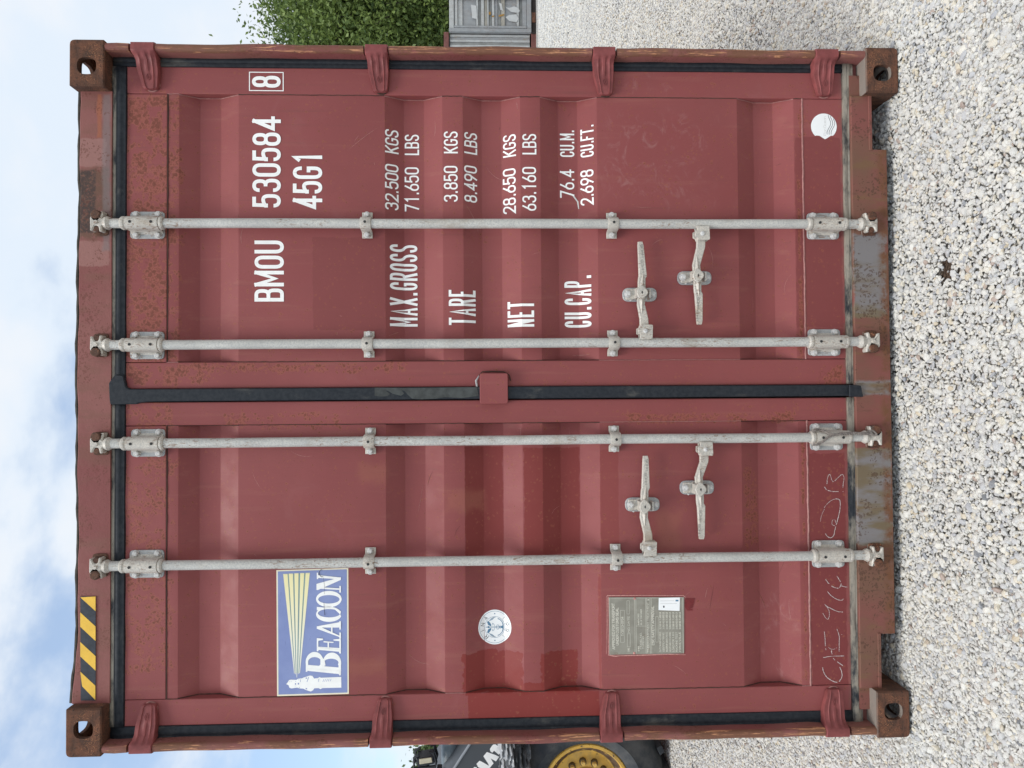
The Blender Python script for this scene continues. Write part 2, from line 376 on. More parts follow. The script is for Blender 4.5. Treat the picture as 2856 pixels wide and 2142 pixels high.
M['grey_print'] = simple('faint_grey_print', (0.60, 0.60, 0.58), 0.5, var=0.05)
M['blue_print'] = simple('steel_blue_print', (0.10, 0.22, 0.34), 0.5)
M['tape_y'] = simple('yellow_reflective_tape', (0.82, 0.50, 0.06), 0.4, var=0.06, scale=40)
M['tape_k'] = simple('black_reflective_tape', (0.028, 0.034, 0.045), 0.45, var=0.3, scale=40)
def make_beacon_blue():
    n = NT('faded_blue_vinyl')
    a = n.noise(9, 4, 0.6); b = n.noise(50, 5, 0.7, vec=n.scaled((1, 1, 2.5)), dist=1.0)
    c = n.mix(n.mr(a, 0.3, 0.7), (0.205, 0.255, 0.49), (0.25, 0.305, 0.54))
    c = n.mix(n.mr(b, 0.62, 0.70, 0, 0.5), c, (0.12, 0.14, 0.34))
    return n.fin(c, 0.35, 0.0, 0.5)
M['blue'] = make_beacon_blue()
def make_ray():
    n = NT('pale_yellow_print'); X, Y, Z = n.xyz()
    x0 = at(850, 1880, YD)[0]; x1 = at(850, 1600, YD)[0]
    return n.fin(n.mix(n.mr(X, x0, x1), (0.86, 0.85, 0.74), (0.88, 0.80, 0.44)), 0.45)
M['ray'] = make_ray()
M['ray_gap'] = simple('grey_green_print', (0.22, 0.33, 0.33), 0.5)
def make_plate():
    n = NT('etched_aluminium_plate')
    c = n.mix(n.mr(n.noise(30, 5, 0.6), 0.3, 0.7), (0.28, 0.265, 0.22), (0.35, 0.335, 0.28))
    c = n.mix(n.mr(n.noise(24, 5, 0.75, vec=n.scaled((1, 1, 0.5))), 0.60, 0.70, 0, 0.7), c, (0.19, 0.11, 0.05))
    return n.fin(c, 0.5, 0.3, 0.4)
M['csc'] = make_plate()
M['csc_text'] = simple('plate_lettering', (0.78, 0.75, 0.64), 0.5)
M['torn'] = simple('torn_paint_edge', (0.56, 0.27, 0.24), 0.7, var=0.25, scale=120)
M['fresh'] = simple('fresh_dark_red_paint', (0.17, 0.022, 0.024), 0.35, var=0.2, scale=60)
M['weld'] = simple('painted_weld_bead', (0.33, 0.15, 0.135), 0.5, var=0.2, scale=80)
M['crack'] = simple('dark_seam', (0.065, 0.032, 0.024), 0.8, var=0.3)
M['side'] = simple('side_wall_paint', (0.22, 0.065, 0.058), 0.55, var=0.15, scale=3)
M['dark'] = simple('dark_underside', (0.035, 0.028, 0.025), 0.9)

# ------------------------------------------------------------------ mesh helpers
class MB:
    def __init__(s): s.v = []; s.f = []; s.mi = []; s.mats = []
    def mat(s, m):
        if m not in s.mats: s.mats.append(m)
        return s.mats.index(m)
    def add(s, vs, fs, m=None):
        o = len(s.v); s.v += [tuple(v) for v in vs]; k = s.mat(m) if m else 0
        for f in fs: s.f.append(tuple(i+o for i in f)); s.mi.append(k)
    def box(s, x0, x1, y0, y1, z0, z1, m=None):
        v = [(x, y, z) for z in (z0, z1) for y in (y0, y1) for x in (x0, x1)]
        s.add(v, [(0, 2, 3, 1), (4, 5, 7, 6), (0, 1, 5, 4), (2, 6, 7, 3), (0, 4, 6, 2), (1, 3, 7, 5)], m)
    def prism(s, poly, y0, y1, m=None, inset=0.0):
        """polygon in (x,z), front face at y0, back at y1; inset = small chamfer at the front"""
        n = len(poly)
        area = sum(poly[i][0]*poly[(i+1) % n][1]-poly[(i+1) % n][0]*poly[i][1] for i in range(n))
        if area < 0: poly = poly[::-1]
        rings = []
        if inset > 0:
            ins = offset_poly(poly, inset)
            rings.append([(x, y0, z) for x, z in ins]); rings.append([(x, y0+inset, z) for x, z in poly])
        else: rings.append([(x, y0, z) for x, z in poly])
        rings.append([(x, y1, z) for x, z in poly])
        vs = sum(rings, []); fs = [tuple(range(n))]
        for k in range(len(rings)-1):
            for i in range(n):
                j = (i+1) % n
                fs.append((k*n+j, k*n+i, (k+1)*n+i, (k+1)*n+j))
        fs.append(tuple(range(len(vs)-1, len(vs)-n-1, -1)))
        s.add(vs, fs, m)
    def tube(s, p, q, r0, r1=None, seg=16, m=None, caps=True):
        if r1 is None: r1 = r0
        p = Vector(p); q = Vector(q); d = (q-p).normalized()
        a = d.orthogonal().normalized(); b = d.cross(a)
        vs = []
        for c, r in ((p, r0), (q, r1)):
            for i in range(seg):
                t = 2*math.pi*i/seg; vs.append(c + (a*math.cos(t)+b*math.sin(t))*r)
        fs = [(i, (i+1) % seg, seg+(i+1) % seg, seg+i) for i in range(seg)]
        if caps: fs += [tuple(range(seg-1, -1, -1)), tuple(range(seg, 2*seg))]
        s.add(vs, fs, m)
    def path(s, pts, r, seg=8, m=None):
        pts = [Vector(p) for p in pts]; vs = []
        up = Vector((0.13, 0.97, 0.2)).normalized()
        for i, p in enumerate(pts):
            d = (pts[min(i+1, len(pts)-1)]-pts[max(i-1, 0)]).normalized()
            a = d.cross(up); a = a.normalized() if a.length > 1e-6 else d.orthogonal().normalized(); b = d.cross(a)
            rr = r[i] if isinstance(r, (list, tuple)) else r
            for k in range(seg):
                t = 2*math.pi*k/seg; vs.append(p+(a*math.cos(t)+b*math.sin(t))*rr)
        fs = []
        for i in range(len(pts)-1):
            for k in range(seg):
                j = (k+1) % seg; fs.append((i*seg+k, i*seg+j, (i+1)*seg+j, (i+1)*seg+k))
        fs += [tuple(range(seg-1, -1, -1)), tuple(range(len(vs)-seg, len(vs)))]
        s.add(vs, fs, m)
    def lathe(s, prof_, c, axis, seg=48, m=None):
        """prof_: (r, t) along axis"""
        c = Vector(c); d = Vector(axis).normalized(); a = d.orthogonal().normalized(); b = d.cross(a); vs = []
        for r, t in prof_:
            for k in range(seg):
                g = 2*math.pi*k/seg; vs.append(c+d*t+(a*math.cos(g)+b*math.sin(g))*r)
        fs = []
        for i in range(len(prof_)-1):
            for k in range(seg):
                j = (k+1) % seg; fs.append((i*seg+k, i*seg+j, (i+1)*seg+j, (i+1)*seg+k))
        s.add(vs, fs, m)
    def build(s, name, m=None, parent=None, bevel=0.0, smooth=False, label=None, kind=None, segs=2, loc=None):
        me = bpy.data.meshes.new(name); me.from_pydata(s.v, [], s.f); me.update()
        for k in (s.mats or [m]): me.materials.append(k)
        if s.mats: me.polygons.foreach_set('material_index', s.mi)
        if not smooth is None and smooth:
            me.polygons.foreach_set('use_smooth', [True]*len(me.polygons))
            try: me.set_sharp_from_angle(angle=R(smooth if smooth is not True else 38))
            except Exception: pass
        o = bpy.data.objects.new(name, me); COL.objects.link(o)
        if parent: o.parent = parent
        if loc: o.location = loc
        if bevel:
            b = o.modifiers.new('bevel', 'BEVEL'); b.width = bevel; b.segments = segs; b.limit_method = 'ANGLE'; b.angle_limit = R(40)
            b.harden_normals = False
            if not smooth:
                me.polygons.foreach_set('use_smooth', [False]*len(me.polygons))
        if label: o['label'] = label
        if kind: o['kind'] = kind
        return o

def offset_poly(poly, d):
    n = len(poly); out = []
    for i in range(n):
        a = np.array(poly[i-1]); b = np.array(poly[i]); c = np.array(poly[(i+1) % n])
        e1 = b-a; e2 = c-b
        e1 = e1/max(np.linalg.norm(e1), 1e-9); e2 = e2/max(np.linalg.norm(e2), 1e-9)
        n1 = np.array([-e1[1], e1[0]]); n2 = np.array([-e2[1], e2[0]])
        k = n1+n2; L = max(1+float(n1@n2), 0.35)
        out.append(tuple(b+k/L*d))
    return out
def round_poly(poly, rad, seg=4):
    n = len(poly); out = []
    rr = rad if isinstance(rad, (list, tuple)) else [rad]*n
    for i in range(n):
        a = np.array(poly[i-1]); b = np.array(poly[i]); c = np.array(poly[(i+1) % n])
        la = np.linalg.norm(a-b); lc = np.linalg.norm(c-b); r = min(rr[i], la*0.49, lc*0.49)
        if r <= 1e-6: out.append(tuple(b)); continue
        p = b+(a-b)/la*r; q = b+(c-b)/lc*r
        for k in range(seg+1):
            t = k/seg; out.append(tuple(p*(1-t)**2+b*2*t*(1-t)+q*t*t))
    return out
def rect(x0, x1, z0, z1): return [(x0, z0), (x1, z0), (x1, z1), (x0, z1)]
def ell(cx, cz, rx, rz, n=28, a0=0.0, a1=360.0, closed=True):
    k = n if closed else n+1
    return [(cx+rx*math.cos(R(a0+(a1-a0)*i/n)), cz+rz*math.sin(R(a0+(a1-a0)*i/n))) for i in range(k)]

def tag(o, label=None, cat=None, group=None, kind=None):
    if label: o['label'] = label
    if cat: o['category'] = cat
    if group: o['group'] = group
    if kind: o['kind'] = kind
    return o
def empty(name, loc=(0, 0, 0), rz=0.0):
    o = bpy.data.objects.new(name, None); COL.objects.link(o); o.location = loc; o.rotation_euler = (0, 0, rz); o.empty_display_size = 0.2
    return o
def copy_obj(src, parent=None, loc=None, rot=None, scale=None):
    c = src.copy(); COL.objects.link(c)
    if parent is not None: c.parent = parent
    if loc is not None: c.location = loc
    if rot is not None: c.rotation_euler = rot
    if scale is not None: c.scale = scale
    return c
def copy_tree(src, parent=None):
    c = copy_obj(src, parent)
    for ch in list(src.children): copy_tree(ch, c)
    return c

# ------------------------------------------------------------------ stroke lettering (painted characters)
W_ = 0.5
G = {
 'A': (W_+.04, [[(0, 0), (.27, 1), (.54, 0)], [(.10, .30), (.44, .30)]]),
 'B': (W_, [[(0, 0), (0, 1)], [(0, 1), (.47, 1, .2), (.47, .53, .2), (0, .53)], [(0, .53), (.5, .53, .2), (.5, 0, .2), (0, 0)]]),
 'C': (W_, [[(.5, .70), (.5, 1, .25), (0, 1, .25), (0, 0, .25), (.5, 0, .25), (.5, .30)]]),
 'D': (W_, [[(0, 0), (0, 1)], [(0, 1), (.5, 1, .25), (.5, 0, .25), (0, 0)]]),
 'E': (.44, [[(.44, 1), (0, 1), (0, 0), (.44, 0)], [(0, .5), (.38, .5)]]),
 'F': (.42, [[(.42, 1), (0, 1), (0, 0)], [(0, .5), (.36, .5)]]),
 'G': (W_, [[(.5, .72), (.5, 1, .25), (0, 1, .25), (0, 0, .25), (.5, 0, .25), (.5, .46), (.27, .46)]]),
 'H': (W_, [[(0, 0), (0, 1)], [(.5, 0), (.5, 1)], [(0, .5), (.5, .5)]]),
 'I': (.06, [[(.03, 0), (.03, 1)]]),
 'K': (W_, [[(0, 0), (0, 1)], [(.5, 1), (0, .40)], [(.17, .56), (.5, 0)]]),
 'L': (.42, [[(0, 1), (0, 0), (.42, 0)]]),
 'M': (.64, [[(0, 0), (0, 1)], [(0, 1), (.32, .28), (.64, 1)], [(.64, 1), (.64, 0)]]),
 'N': (.52, [[(0, 0), (0, 1)], [(0, 1), (.52, 0)], [(.52, 0), (.52, 1)]]),
 'O': (W_, [[(.25, 1), (.5, 1, .25), (.5, 0, .25), (0, 0, .25), (0, 1, .25), (.25, 1)]]),
 'P': (W_, [[(0, 0), (0, 1)], [(0, 1), (.5, 1, .22), (.5, .47, .22), (0, .47)]]),
 'R': (W_, [[(0, 0), (0, 1)], [(0, 1), (.5, 1, .22), (.5, .50, .22), (0, .50)], [(.26, .50), (.52, 0)]]),
 'S': (W_, [[(.5, .75), (.5, 1, .24), (0, 1, .24), (0, .56, .26), (.5, .44, .26), (.5, 0, .24), (0, 0, .24), (0, .25)]]),
 'T': (.5, [[(0, 1), (.5, 1)], [(.25, 1), (.25, 0)]]),
 'U': (W_, [[(0, 1), (0, 0, .25), (.5, 0, .25), (.5, 1)]]),
 'V': (.54, [[(0, 1), (.27, 0), (.54, 1)]]),
 'W': (.7, [[(0, 1), (.17, 0), (.35, .8), (.53, 0), (.7, 1)]]),
 'X': (.54, [[(0, 0), (.54, 1)], [(0, 1), (.54, 0)]]),
 'Y': (.54, [[(0, 1), (.27, .45), (.54, 1)], [(.27, .45), (.27, 0)]]),
 'Q': (W_, [[(.25, 1), (.5, 1, .25), (.5, 0, .25), (0, 0, .25), (0, 1, .25), (.25, 1)], [(.3, .2), (.52, -.05)]]),
 'J': (.4, [[(.4, 1), (.4, 0, .2), (0, 0, .2), (0, .25)]]),
 'Z': (.46, [[(0, 1), (.46, 1), (0, 0), (.46, 0)]]),
 '0': (W_, [[(.25, 1), (.5, 1, .25), (.5, 0, .25), (0, 0, .25), (0, 1, .25), (.25, 1)]]),
 '1': (.5, [[(.10, .80), (.30, 1), (.30, 0)]]),
 '2': (W_, [[(0, .74), (0, 1, .25), (.5, 1, .25), (.5, .58, .2), (0, 0, .0), (.5, 0)]]),
 '3': (W_, [[(0, .78), (0, 1, .22), (.47, 1, .22), (.47, .54, .2), (.2, .54)], [(.2, .54), (.5, .54, .22), (.5, 0, .25), (0, 0, .25), (0, .24)]]),
 '4': (.54, [[(.40, 1), (0, .24), (.54, .24)], [(.38, 0), (.38, 1)]]),
 '5': (W_, [[(.46, 1), (.04, 1), (.02, .52), (.0, .52)], [(.02, .56), (.25, .66, .2), (.5, .60, .2), (.5, 0, .26), (0, 0, .25), (0, .22)]]),
 '6': (W_, [[(.25, .58), (.5, .58, .25), (.5, 0, .25), (0, 0, .25), (0, .58, .25), (.25, .58)], [(.36, 1), (.03, .40)]]),
 '7': (W_, [[(0, 1), (.5, 1), (.16, 0)]]),
 '8': (W_, [[(.25, 1), (.47, 1, .22), (.47, .53, .2), (.03, .53, .2), (.03, 1, .22), (.25, 1)], [(.25, .53), (.5, .53, .22), (.5, 0, .24), (0, 0, .24), (0, .53, .22), (.25, .53)]]),
 '9': (W_, [[(.25, .42), (0, .42, .25), (0, 1, .25), (.5, 1, .25), (.5, .42, .25), (.25, .42)], [(.14, 0), (.47, .60)]]),
 '.': (.13, [[(.065, 0), (.065, .12)]]), ',': (.13, [[(.09, .12), (.03, -.10)]]), '-': (.3, [[(0, .47), (.3, .47)]]), '/': (.4, [[(0, 0), (.4, 1)]]), ':': (.13, [[(.065, .15), (.065, .27)], [(.065, .6), (.065, .72)]]),
 'a': (.42, [[(.42, .62, 0), (0, .62, .2), (0, 0, .2), (.42, 0, .1), (.42, .62)]]), 'n': (.4, [[(0, 0), (0, .62)], [(0, .55), (.2, .66, .1), (.4, .6, .15), (.4, 0)]]),
 'c': (.38, [[(.38, .5), (.38, .62, .15), (0, .62, .2), (0, 0, .2), (.38, 0, .15), (.38, .14)]]), 'e': (.4, [[(0, .33), (.4, .33), (.4, .64, .18), (0, .64, .2), (0, 0, .2), (.4, 0, .12), (.4, .1)]]),
}
def rnd_path(pts):
    out = [tuple(pts[0][:2])]
    for i in range(1, len(pts)-1):
        r = pts[i][2] if len(pts[i]) > 2 else 0
        b = np.array(pts[i][:2]); a = np.array(pts[i-1][:2]); c = np.array(pts[i+1][:2])
        la = np.linalg.norm(a-b); lc = np.linalg.norm(c-b)
        if r <= 0: out.append(tuple(b)); continue
        ra = min(r, la*(0.5 if i > 1 else 1.0)*0.999); rc = min(r, lc*(0.5 if i < len(pts)-2 else 1.0)*0.999)
        p = b+(a-b)/la*ra; q = b+(c-b)/lc*rc
        for k in range(7):
            t = k/6; t2 = t
            out.append(tuple(p*(1-t2)**2+b*2*t2*(1-t2)*0.96+(p+q)/2*2*t2*(1-t2)*0.04+q*t2*t2))
    out.append(tuple(pts[-1][:2]))
    res = [out[0]]
    for p in out[1:]:
        if math.hypot(p[0]-res[-1][0], p[1]-res[-1][1]) > 1e-5: res.append(p)
    return res
def ribbon(pts, wd, closed=False):
    """list of (x,z) -> verts, quads; constant width with mitred joints"""
    n = len(pts); P = [np.array(p) for p in pts]; L = []; Rr = []
    for i in range(n):
        w_ = wd[i] if isinstance(wd, (list, tuple)) else wd
        if closed or 0 < i < n-1:
            e1 = P[i]-P[i-1]; e2 = P[(i+1) % n]-P[i]
        elif i == 0: e1 = e2 = P[1]-P[0]
        else: e1 = e2 = P[-1]-P[-2]
        e1 = e1/max(np.linalg.norm(e1), 1e-9); e2 = e2/max(np.linalg.norm(e2), 1e-9)
        n1 = np.array([-e1[1], e1[0]]); n2 = np.array([-e2[1], e2[0]]); k = n1+n2; s_ = max(1+float(n1@n2), 0.30)
        o = k/s_*w_/2; L.append(tuple(P[i]+o)); Rr.append(tuple(P[i]-o))
    q = [(i, i+1, n+i+1, n+i) for i in range(n-1)]
    if closed: q.append((n-1, 0, n, 2*n-1))
    return L+Rr, q
class Print:
    """flat print on the door surface: polygons in (x,z), cut at the groove edges and draped"""
    def __init__(s, flat=None): s.mb = MB(); s.k = 0; s.flat = flat
    def poly(s, vs, fs, m, lift=None):
        if lift is None: lift = 0.0008+0.00012*(s.k % 6)
        s.k += 1
        bm = bmesh.new(); bv = [bm.verts.new((v[0], 0, v[1])) for v in vs]
        for f in fs:
            try: bm.faces.new([bv[i] for i in f])
            except Exception: pass
        if s.flat is None:
            for g in GROOVES:
                for z in g:
                    bmesh.ops.bisect_plane(bm, geom=bm.verts[:]+bm.edges[:]+bm.faces[:], plane_co=(0, 0, z), plane_no=(0, 0, 1), dist=1e-6)
        bm.normal_update()
        for f in bm.faces:
            if f.normal.y > 0: f.normal_flip()
        bm.verts.ensure_lookup_table(); bm.verts.index_update()
        out = []
        for v in bm.verts:
            y = s.flat if s.flat is not None else pan(v.co.x, v.co.z)
            out.append((v.co.x, y-lift, v.co.z))
        s.mb.add(out, [[q.index for q in f.verts] for f in bm.faces], m); bm.free()
    def shape(s, pts, m, lift=None):
        s.poly(pts, [tuple(range(len(pts)))], m, lift)
    def line(s, pts, wd, m, closed=False, lift=None):
        v, q = ribbon(pts, wd, closed); s.poly(v, q, m, lift)
    def ring(s, outer, inner, m, lift=None):
        n = len(outer); s.poly(list(outer)+list(inner), [(i, (i+1) % n, n+(i+1) % n, n+i) for i in range(n)], m, lift)
    def text(s, st, BL, BR, TL, m, wd, gap=0.13, space=0.42, mono=None):
        """BL/BR/TL are (x,z) corners of the line of text; wd = stroke width in metres"""
        BL = np.array(BL); RV = np.array(BR)-BL; UV = np.array(TL)-BL
        Hh = np.linalg.norm(UV); Lw = np.linalg.norm(RV); hw = wd/2
        adv = 0; items = []
        for ch in st:
            if ch == ' ': adv += space; continue
            gw, st_ = G[ch]
            if mono and ch.isdigit(): items.append((adv+(mono-gw)/2, st_)); adv += mono+gap
            else: items.append((adv, st_)); adv += gw+gap
        clear = wd+0.075*Hh; ng = max(0, len(items)-1); nsp = st.count(' ')
        gsum = sum(G[ch][0] if not (mono and ch.isdigit()) else mono for ch in st if ch != ' ')
        sx = (Lw-wd-ng*clear-nsp*0.28*Hh)/max(gsum, 1e-6); cur = 0.0; items = []
        for ch in st:
            if ch == ' ': cur += 0.28*Hh; continue
            items.append((cur/sx, G[ch][1])); cur += G[ch][0]*sx+clear
        ru = RV/Lw; uu = UV/Hh
        for off, st_ in items:
            lift = 0.0008
            for i, pl in enumerate(st_):
                q = []
                for k, p in enumerate(rnd_path(pl)):
                    q.append(BL+ru*(hw+(off+p[0])*sx)+uu*(hw+p[1]*(Hh-wd)))
                # free ends at the edge of the letter box run on by half a stroke
                gw_ = max(p[0] for q_ in st_ for p in q_)
                for e0, e1, pe in ((0, 1, pl[0]), (-1, -2, pl[-1])):
                    dv_ = q[e0]-q[e1]; ln_ = np.linalg.norm(dv_)
                    if ln_ < 1e-9 or len(pl) < 2: continue
                    dv_ = dv_/ln_; du = float(dv_@ru); dz = float(dv_@uu)
                    if (abs(du) > 0.7 and (pe[0] < 0.02 or pe[0] > gw_-0.02)) or (abs(dz) > 0.7 and (pe[1] < 0.02 or pe[1] > 0.98)): q[e0] = q[e0]+dv_*hw
                s.line([tuple(a) for a in q], wd, m, lift=0.0009+0.00014*i)
    def build(s, name, parent, label=None): return s.mb.build(name, None, parent, label=label)

# ------------------------------------------------------------------ ground and gravel
def groundpt(px, py):
    d = _f + _r2*((PH/2-py)/FPX) + _u2*((PW/2-px)/FPX); t = (0-CAM[2])/d[2]; return CAM+d*t
SOIL = groundpt(2635, 752)
def make_ground():
    n = NT('gravel_ground')
    vd = n.voro(52); vc = n.voro(52, out='Color'); ve = n.voro(52, 'DISTANCE_TO_EDGE')
    big = n.noise(0.9, 4, 0.6); mid = n.noise(6, 4)
    sp = n.t.nodes.new('ShaderNodeSeparateColor'); n.t.links.new(vc, sp.inputs[0])
    c = n.ramp(sp.outputs[0], [(0.0, (0.32, 0.33, 0.35)), (0.22, (0.50, 0.505, 0.51)), (0.5, (0.66, 0.65, 0.62)), (0.78, (0.76, 0.73, 0.66)), (1.0, (0.58, 0.50, 0.38))])
    c = n.mix(n.mr(ve, 0.0, 0.05, 0.75, 0.0), c, (0.10, 0.095, 0.085))
    X, Y, Z = n.xyz()
    near = n.mr(Y, 7.0, 4.0)
    c = n.mix(n.math('MULTIPLY', near, 0.75), c, (0.58, 0.56, 0.51))
    c = n.mix(n.mr(big, 0.5, 0.72, 0, 0.35), c, (0.62, 0.54, 0.43))
    ds = n.math('SQRT', n.math('ADD', n.math('POWER', n.math('SUBTRACT', X, SOIL[0]), 2.0), n.math('POWER', n.math('SUBTRACT', Y, SOIL[1]), 2.0)))
    c = n.mix(n.mr(n.math('ADD', ds, n.math('MULTIPLY', n.noise(40, 4), 0.05)), 0.10, 0.06), c, (0.11, 0.075, 0.052))
    n.bump(n.math('ADD', n.mr(ve, 0, 0.25), n.math('MULTIPLY', sp.outputs[1], 0.6)), 0.9, 0.012)
    return n.fin(c, 0.9, 0.0, 0.2)
M['ground'] = make_ground()
mb = MB()
xs = [-400, -60, -12, -4, 4, 12, 60, 400]; ys = [-60, -8, -2, 3, 12, 40, 120, 700]
vs = [(x, y, -0.0135) for y in ys for x in xs]
fs = [(j*8+i, j*8+i+1, (j+1)*8+i+1, (j+1)*8+i) for j in range(7) for i in range(7)]
mb.add(vs, fs)
ground = mb.build('gravel_ground', M['ground']); tag(ground, 'pale grey gravel yard stretching to the horizon', None, None, 'structure')

def make_stone():
    n = NT('limestone_chippings')
    at_ = n.t.nodes.new('ShaderNodeAttribute'); at_.attribute_type = 'INSTANCER'; at_.attribute_name = 'tone'
    c = n.ramp(at_.outputs['Fac'], [(0.0, (0.22, 0.225, 0.235)), (0.06, (0.40, 0.41, 0.43)), (0.24, (0.57, 0.57, 0.57)), (0.48, (0.69, 0.675, 0.63)),
                                     (0.72, (0.82, 0.795, 0.72)), (0.88, (0.76, 0.69, 0.55)), (0.96, (0.68, 0.58, 0.42)), (1.0, (0.48, 0.38, 0.32))])
    g = n.t.nodes.new('ShaderNodeNewGeometry')
    k = n.noise(110, 4, 0.7, vec=n.scaled((0.03, 0.03, 0.03))) if False else n.noise(2.2, 5, 0.7)
    c = n.mix(n.mr(k, 0.42, 0.66, 0, 0.32), c, (0.50, 0.485, 0.45))
    n.bump(n.noise(5, 4, 0.7), 0.4, 0.2)
    return n.fin(c, 0.85, 0.0, 0.25)
M['stone'] = make_stone()
stone_col = bpy.data.collections.new('stone_shapes')
for k in range(9):
    bm = bmesh.new(); bmesh.ops.create_icosphere(bm, subdivisions=2, radius=1.0)
    sx, sy, sz = rng.uniform(0.95, 1.3), rng.uniform(0.75, 1.0), rng.uniform(0.42, 0.66)
    off = Vector((k*7.1, k*3.3, 1.7))
    pl = [(Vector((rng.gauss(0, 1), rng.gauss(0, 1), rng.gauss(0, 1))).normalized(), rng.uniform(0.55, 0.85)) for _ in range(6)]
    for v in bm.verts:
        p = v.co.copy()
        for nn, d in pl:
            e = p.dot(nn)-d
            if e > 0: p -= nn*e*0.85
        p *= 1+0.22*mnoise.noise(p*1.6+off)
        v.co = Vector((p.x*sx, p.y*sy, p.z*sz))
    me = bpy.data.meshes.new('stone_shape'); bm.to_mesh(me); bm.free()
    me.materials.append(M['stone']); me.polygons.foreach_set('use_smooth', [True]*len(me.polygons)); me.set_sharp_from_angle(angle=R(28))
    stone_col.objects.link(bpy.data.objects.new('stone_shape', me))

rs = np.random.RandomState(3)
def scatter(x0, x1, y0, y1, sp, smin, smax, zj, keep=None):
    xs = np.arange(x0, x1, sp); ys = np.arange(y0, y1, sp)
    Xg, Yg = np.meshgrid(xs, ys); Xg = Xg.ravel()+rs.uniform(-.5, .5, Xg.size)*sp; Yg = Yg.ravel()+rs.uniform(-.5, .5, Yg.size)*sp
    if keep is not None:
        k = keep(Xg, Yg); Xg = Xg[k]; Yg = Yg[k]
    n = Xg.size
    s = smin+(smax-smin)*rs.beta(1.25, 3.6, n)
    big = 0.010*np.sin(Xg*2.1+1.0)*np.cos(Yg*1.7) + 0.005*np.sin(Xg*7+Yg*5)
    z = -0.011+rs.uniform(0, zj, n)+np.clip(big, -0.004, 0.01)-s*0.15
    return np.stack([Xg, Yg, z], 1), s
def incone(m):
    def f(x, y):
        d = y-CAM[1]
        return (np.abs(x-CAM[0]-0.02*d) < d*0.56+m) & ~((np.abs(x) < 1.0) & (y > 1.6))
    return f
soil = at(2645, 745, 0)   # bare patch of damp soil in front of the container
def groundpt(px, py):
    d = _f + _r2*((PH/2-py)/FPX) + _u2*((PW/2-px)/FPX); t = (0-CAM[2])/d[2]; return CAM+d*t
soil = groundpt(2635, 752)
def notsoil(k):
    def f(x, y):
        q = ((x-soil[0])/0.046)**2+((y-soil[1])/0.038)**2+0.9*np.sin(x*160+y*90)*np.cos(y*130)
        return incone(0.5)(x, y) & ((q > 1.0) | (rs.uniform(0, 1, x.size) < k))
    return f
sets = [scatter(-3.4, 3.4, -1.15, 1.2, 0.0108, 0.0045, 0.0140, 0.0045, notsoil(0.25)),
        scatter(-3.4, 3.4, -1.15, 1.2, 0.0290, 0.0090, 0.0215, 0.007, notsoil(0.0)),
        scatter(-4.9, 4.9, 1.2, 4.2, 0.0150, 0.0055, 0.0160, 0.005, incone(0.9)),
        scatter(-4.9, 4.9, 1.2, 4.2, 0.0400, 0.010, 0.022, 0.008, incone(0.9)),
        scatter(-7.6, 7.6, 4.2, 9.0, 0.0260, 0.010, 0.024, 0.006, lambda x, y: incone(0.9)(x, y) & (np.abs(x-CAM[0]) > (y-CAM[1])*0.30)),
        scatter(-11, 11, 9.0, 17.0, 0.0430, 0.016, 0.032, 0.006, lambda x, y: incone(0.9)(x, y) & (np.abs(x-CAM[0]) > (y-CAM[1])*0.38))]
co = np.concatenate([a for a, b in sets]); sc = np.concatenate([b for a, b in sets]); n_st = len(sc)
me = bpy.data.meshes.new('gravel_stones'); me.vertices.add(n_st); me.vertices.foreach_set('co', co.astype(np.float32).ravel())
def attr(nm, tp, data, fld='value'):
    a = me.attributes.new(nm, tp, 'POINT'); a.data.foreach_set(fld, data.astype(np.float32).ravel() if tp != 'INT' else data.astype(np.int32))
attr('tone', 'FLOAT', np.clip(rs.normal(0.55, 0.20, n_st), 0, 1)); attr('ssc', 'FLOAT', sc); attr('idx', 'INT', rs.randint(0, 9, n_st))
rot = np.stack([rs.normal(0, 0.45, n_st), rs.normal(0, 0.45, n_st), rs.uniform(0, 6.28, n_st)], 1); attr('srot', 'FLOAT_VECTOR', rot, 'vector')
stones = bpy.data.objects.new('gravel_stones', me); COL.objects.link(stones); stones['kind'] = 'stuff'
stones['label'] = 'loose pale limestone chippings covering the yard'; 
ng = bpy.data.node_groups.new('scatter_stones', 'GeometryNodeTree')
ng.interface.new_socket('Geometry', in_out='INPUT', socket_type='NodeSocketGeometry'); ng.interface.new_socket('Geometry', in_out='OUTPUT', socket_type='NodeSocketGeometry')
gi = ng.nodes.new('NodeGroupInput'); go = ng.nodes.new('NodeGroupOutput'); mtp = ng.nodes.new('GeometryNodeMeshToPoints'); iop = ng.nodes.new('GeometryNodeInstanceOnPoints')
ci = ng.nodes.new('GeometryNodeCollectionInfo'); ci.inputs['Collection'].default_value = stone_col; ci.inputs['Separate Children'].default_value = True; ci.inputs['Reset Children'].default_value = True
def na(nm, dt):
    k = ng.nodes.new('GeometryNodeInputNamedAttribute'); k.data_type = dt; k.inputs['Name'].default_value = nm; return k.outputs[0]
L = ng.links.new
L(gi.outputs[0], mtp.inputs[0]); L(mtp.outputs[0], iop.inputs['Points']); L(ci.outputs[0], iop.inputs['Instance'])
iop.inputs['Pick Instance'].default_value = True
L(na('idx', 'INT'), iop.inputs['Instance Index'])
e2r = ng.nodes.new('FunctionNodeEulerToRotation'); L(na('srot', 'FLOAT_VECTOR'), e2r.inputs[0]); L(e2r.outputs[0], iop.inputs['Rotation'])
L(na('ssc', 'FLOAT'), iop.inputs['Scale']); L(iop.outputs[0], go.inputs[0])
md = stones.modifiers.new('scatter', 'NODES'); md.node_group = ng

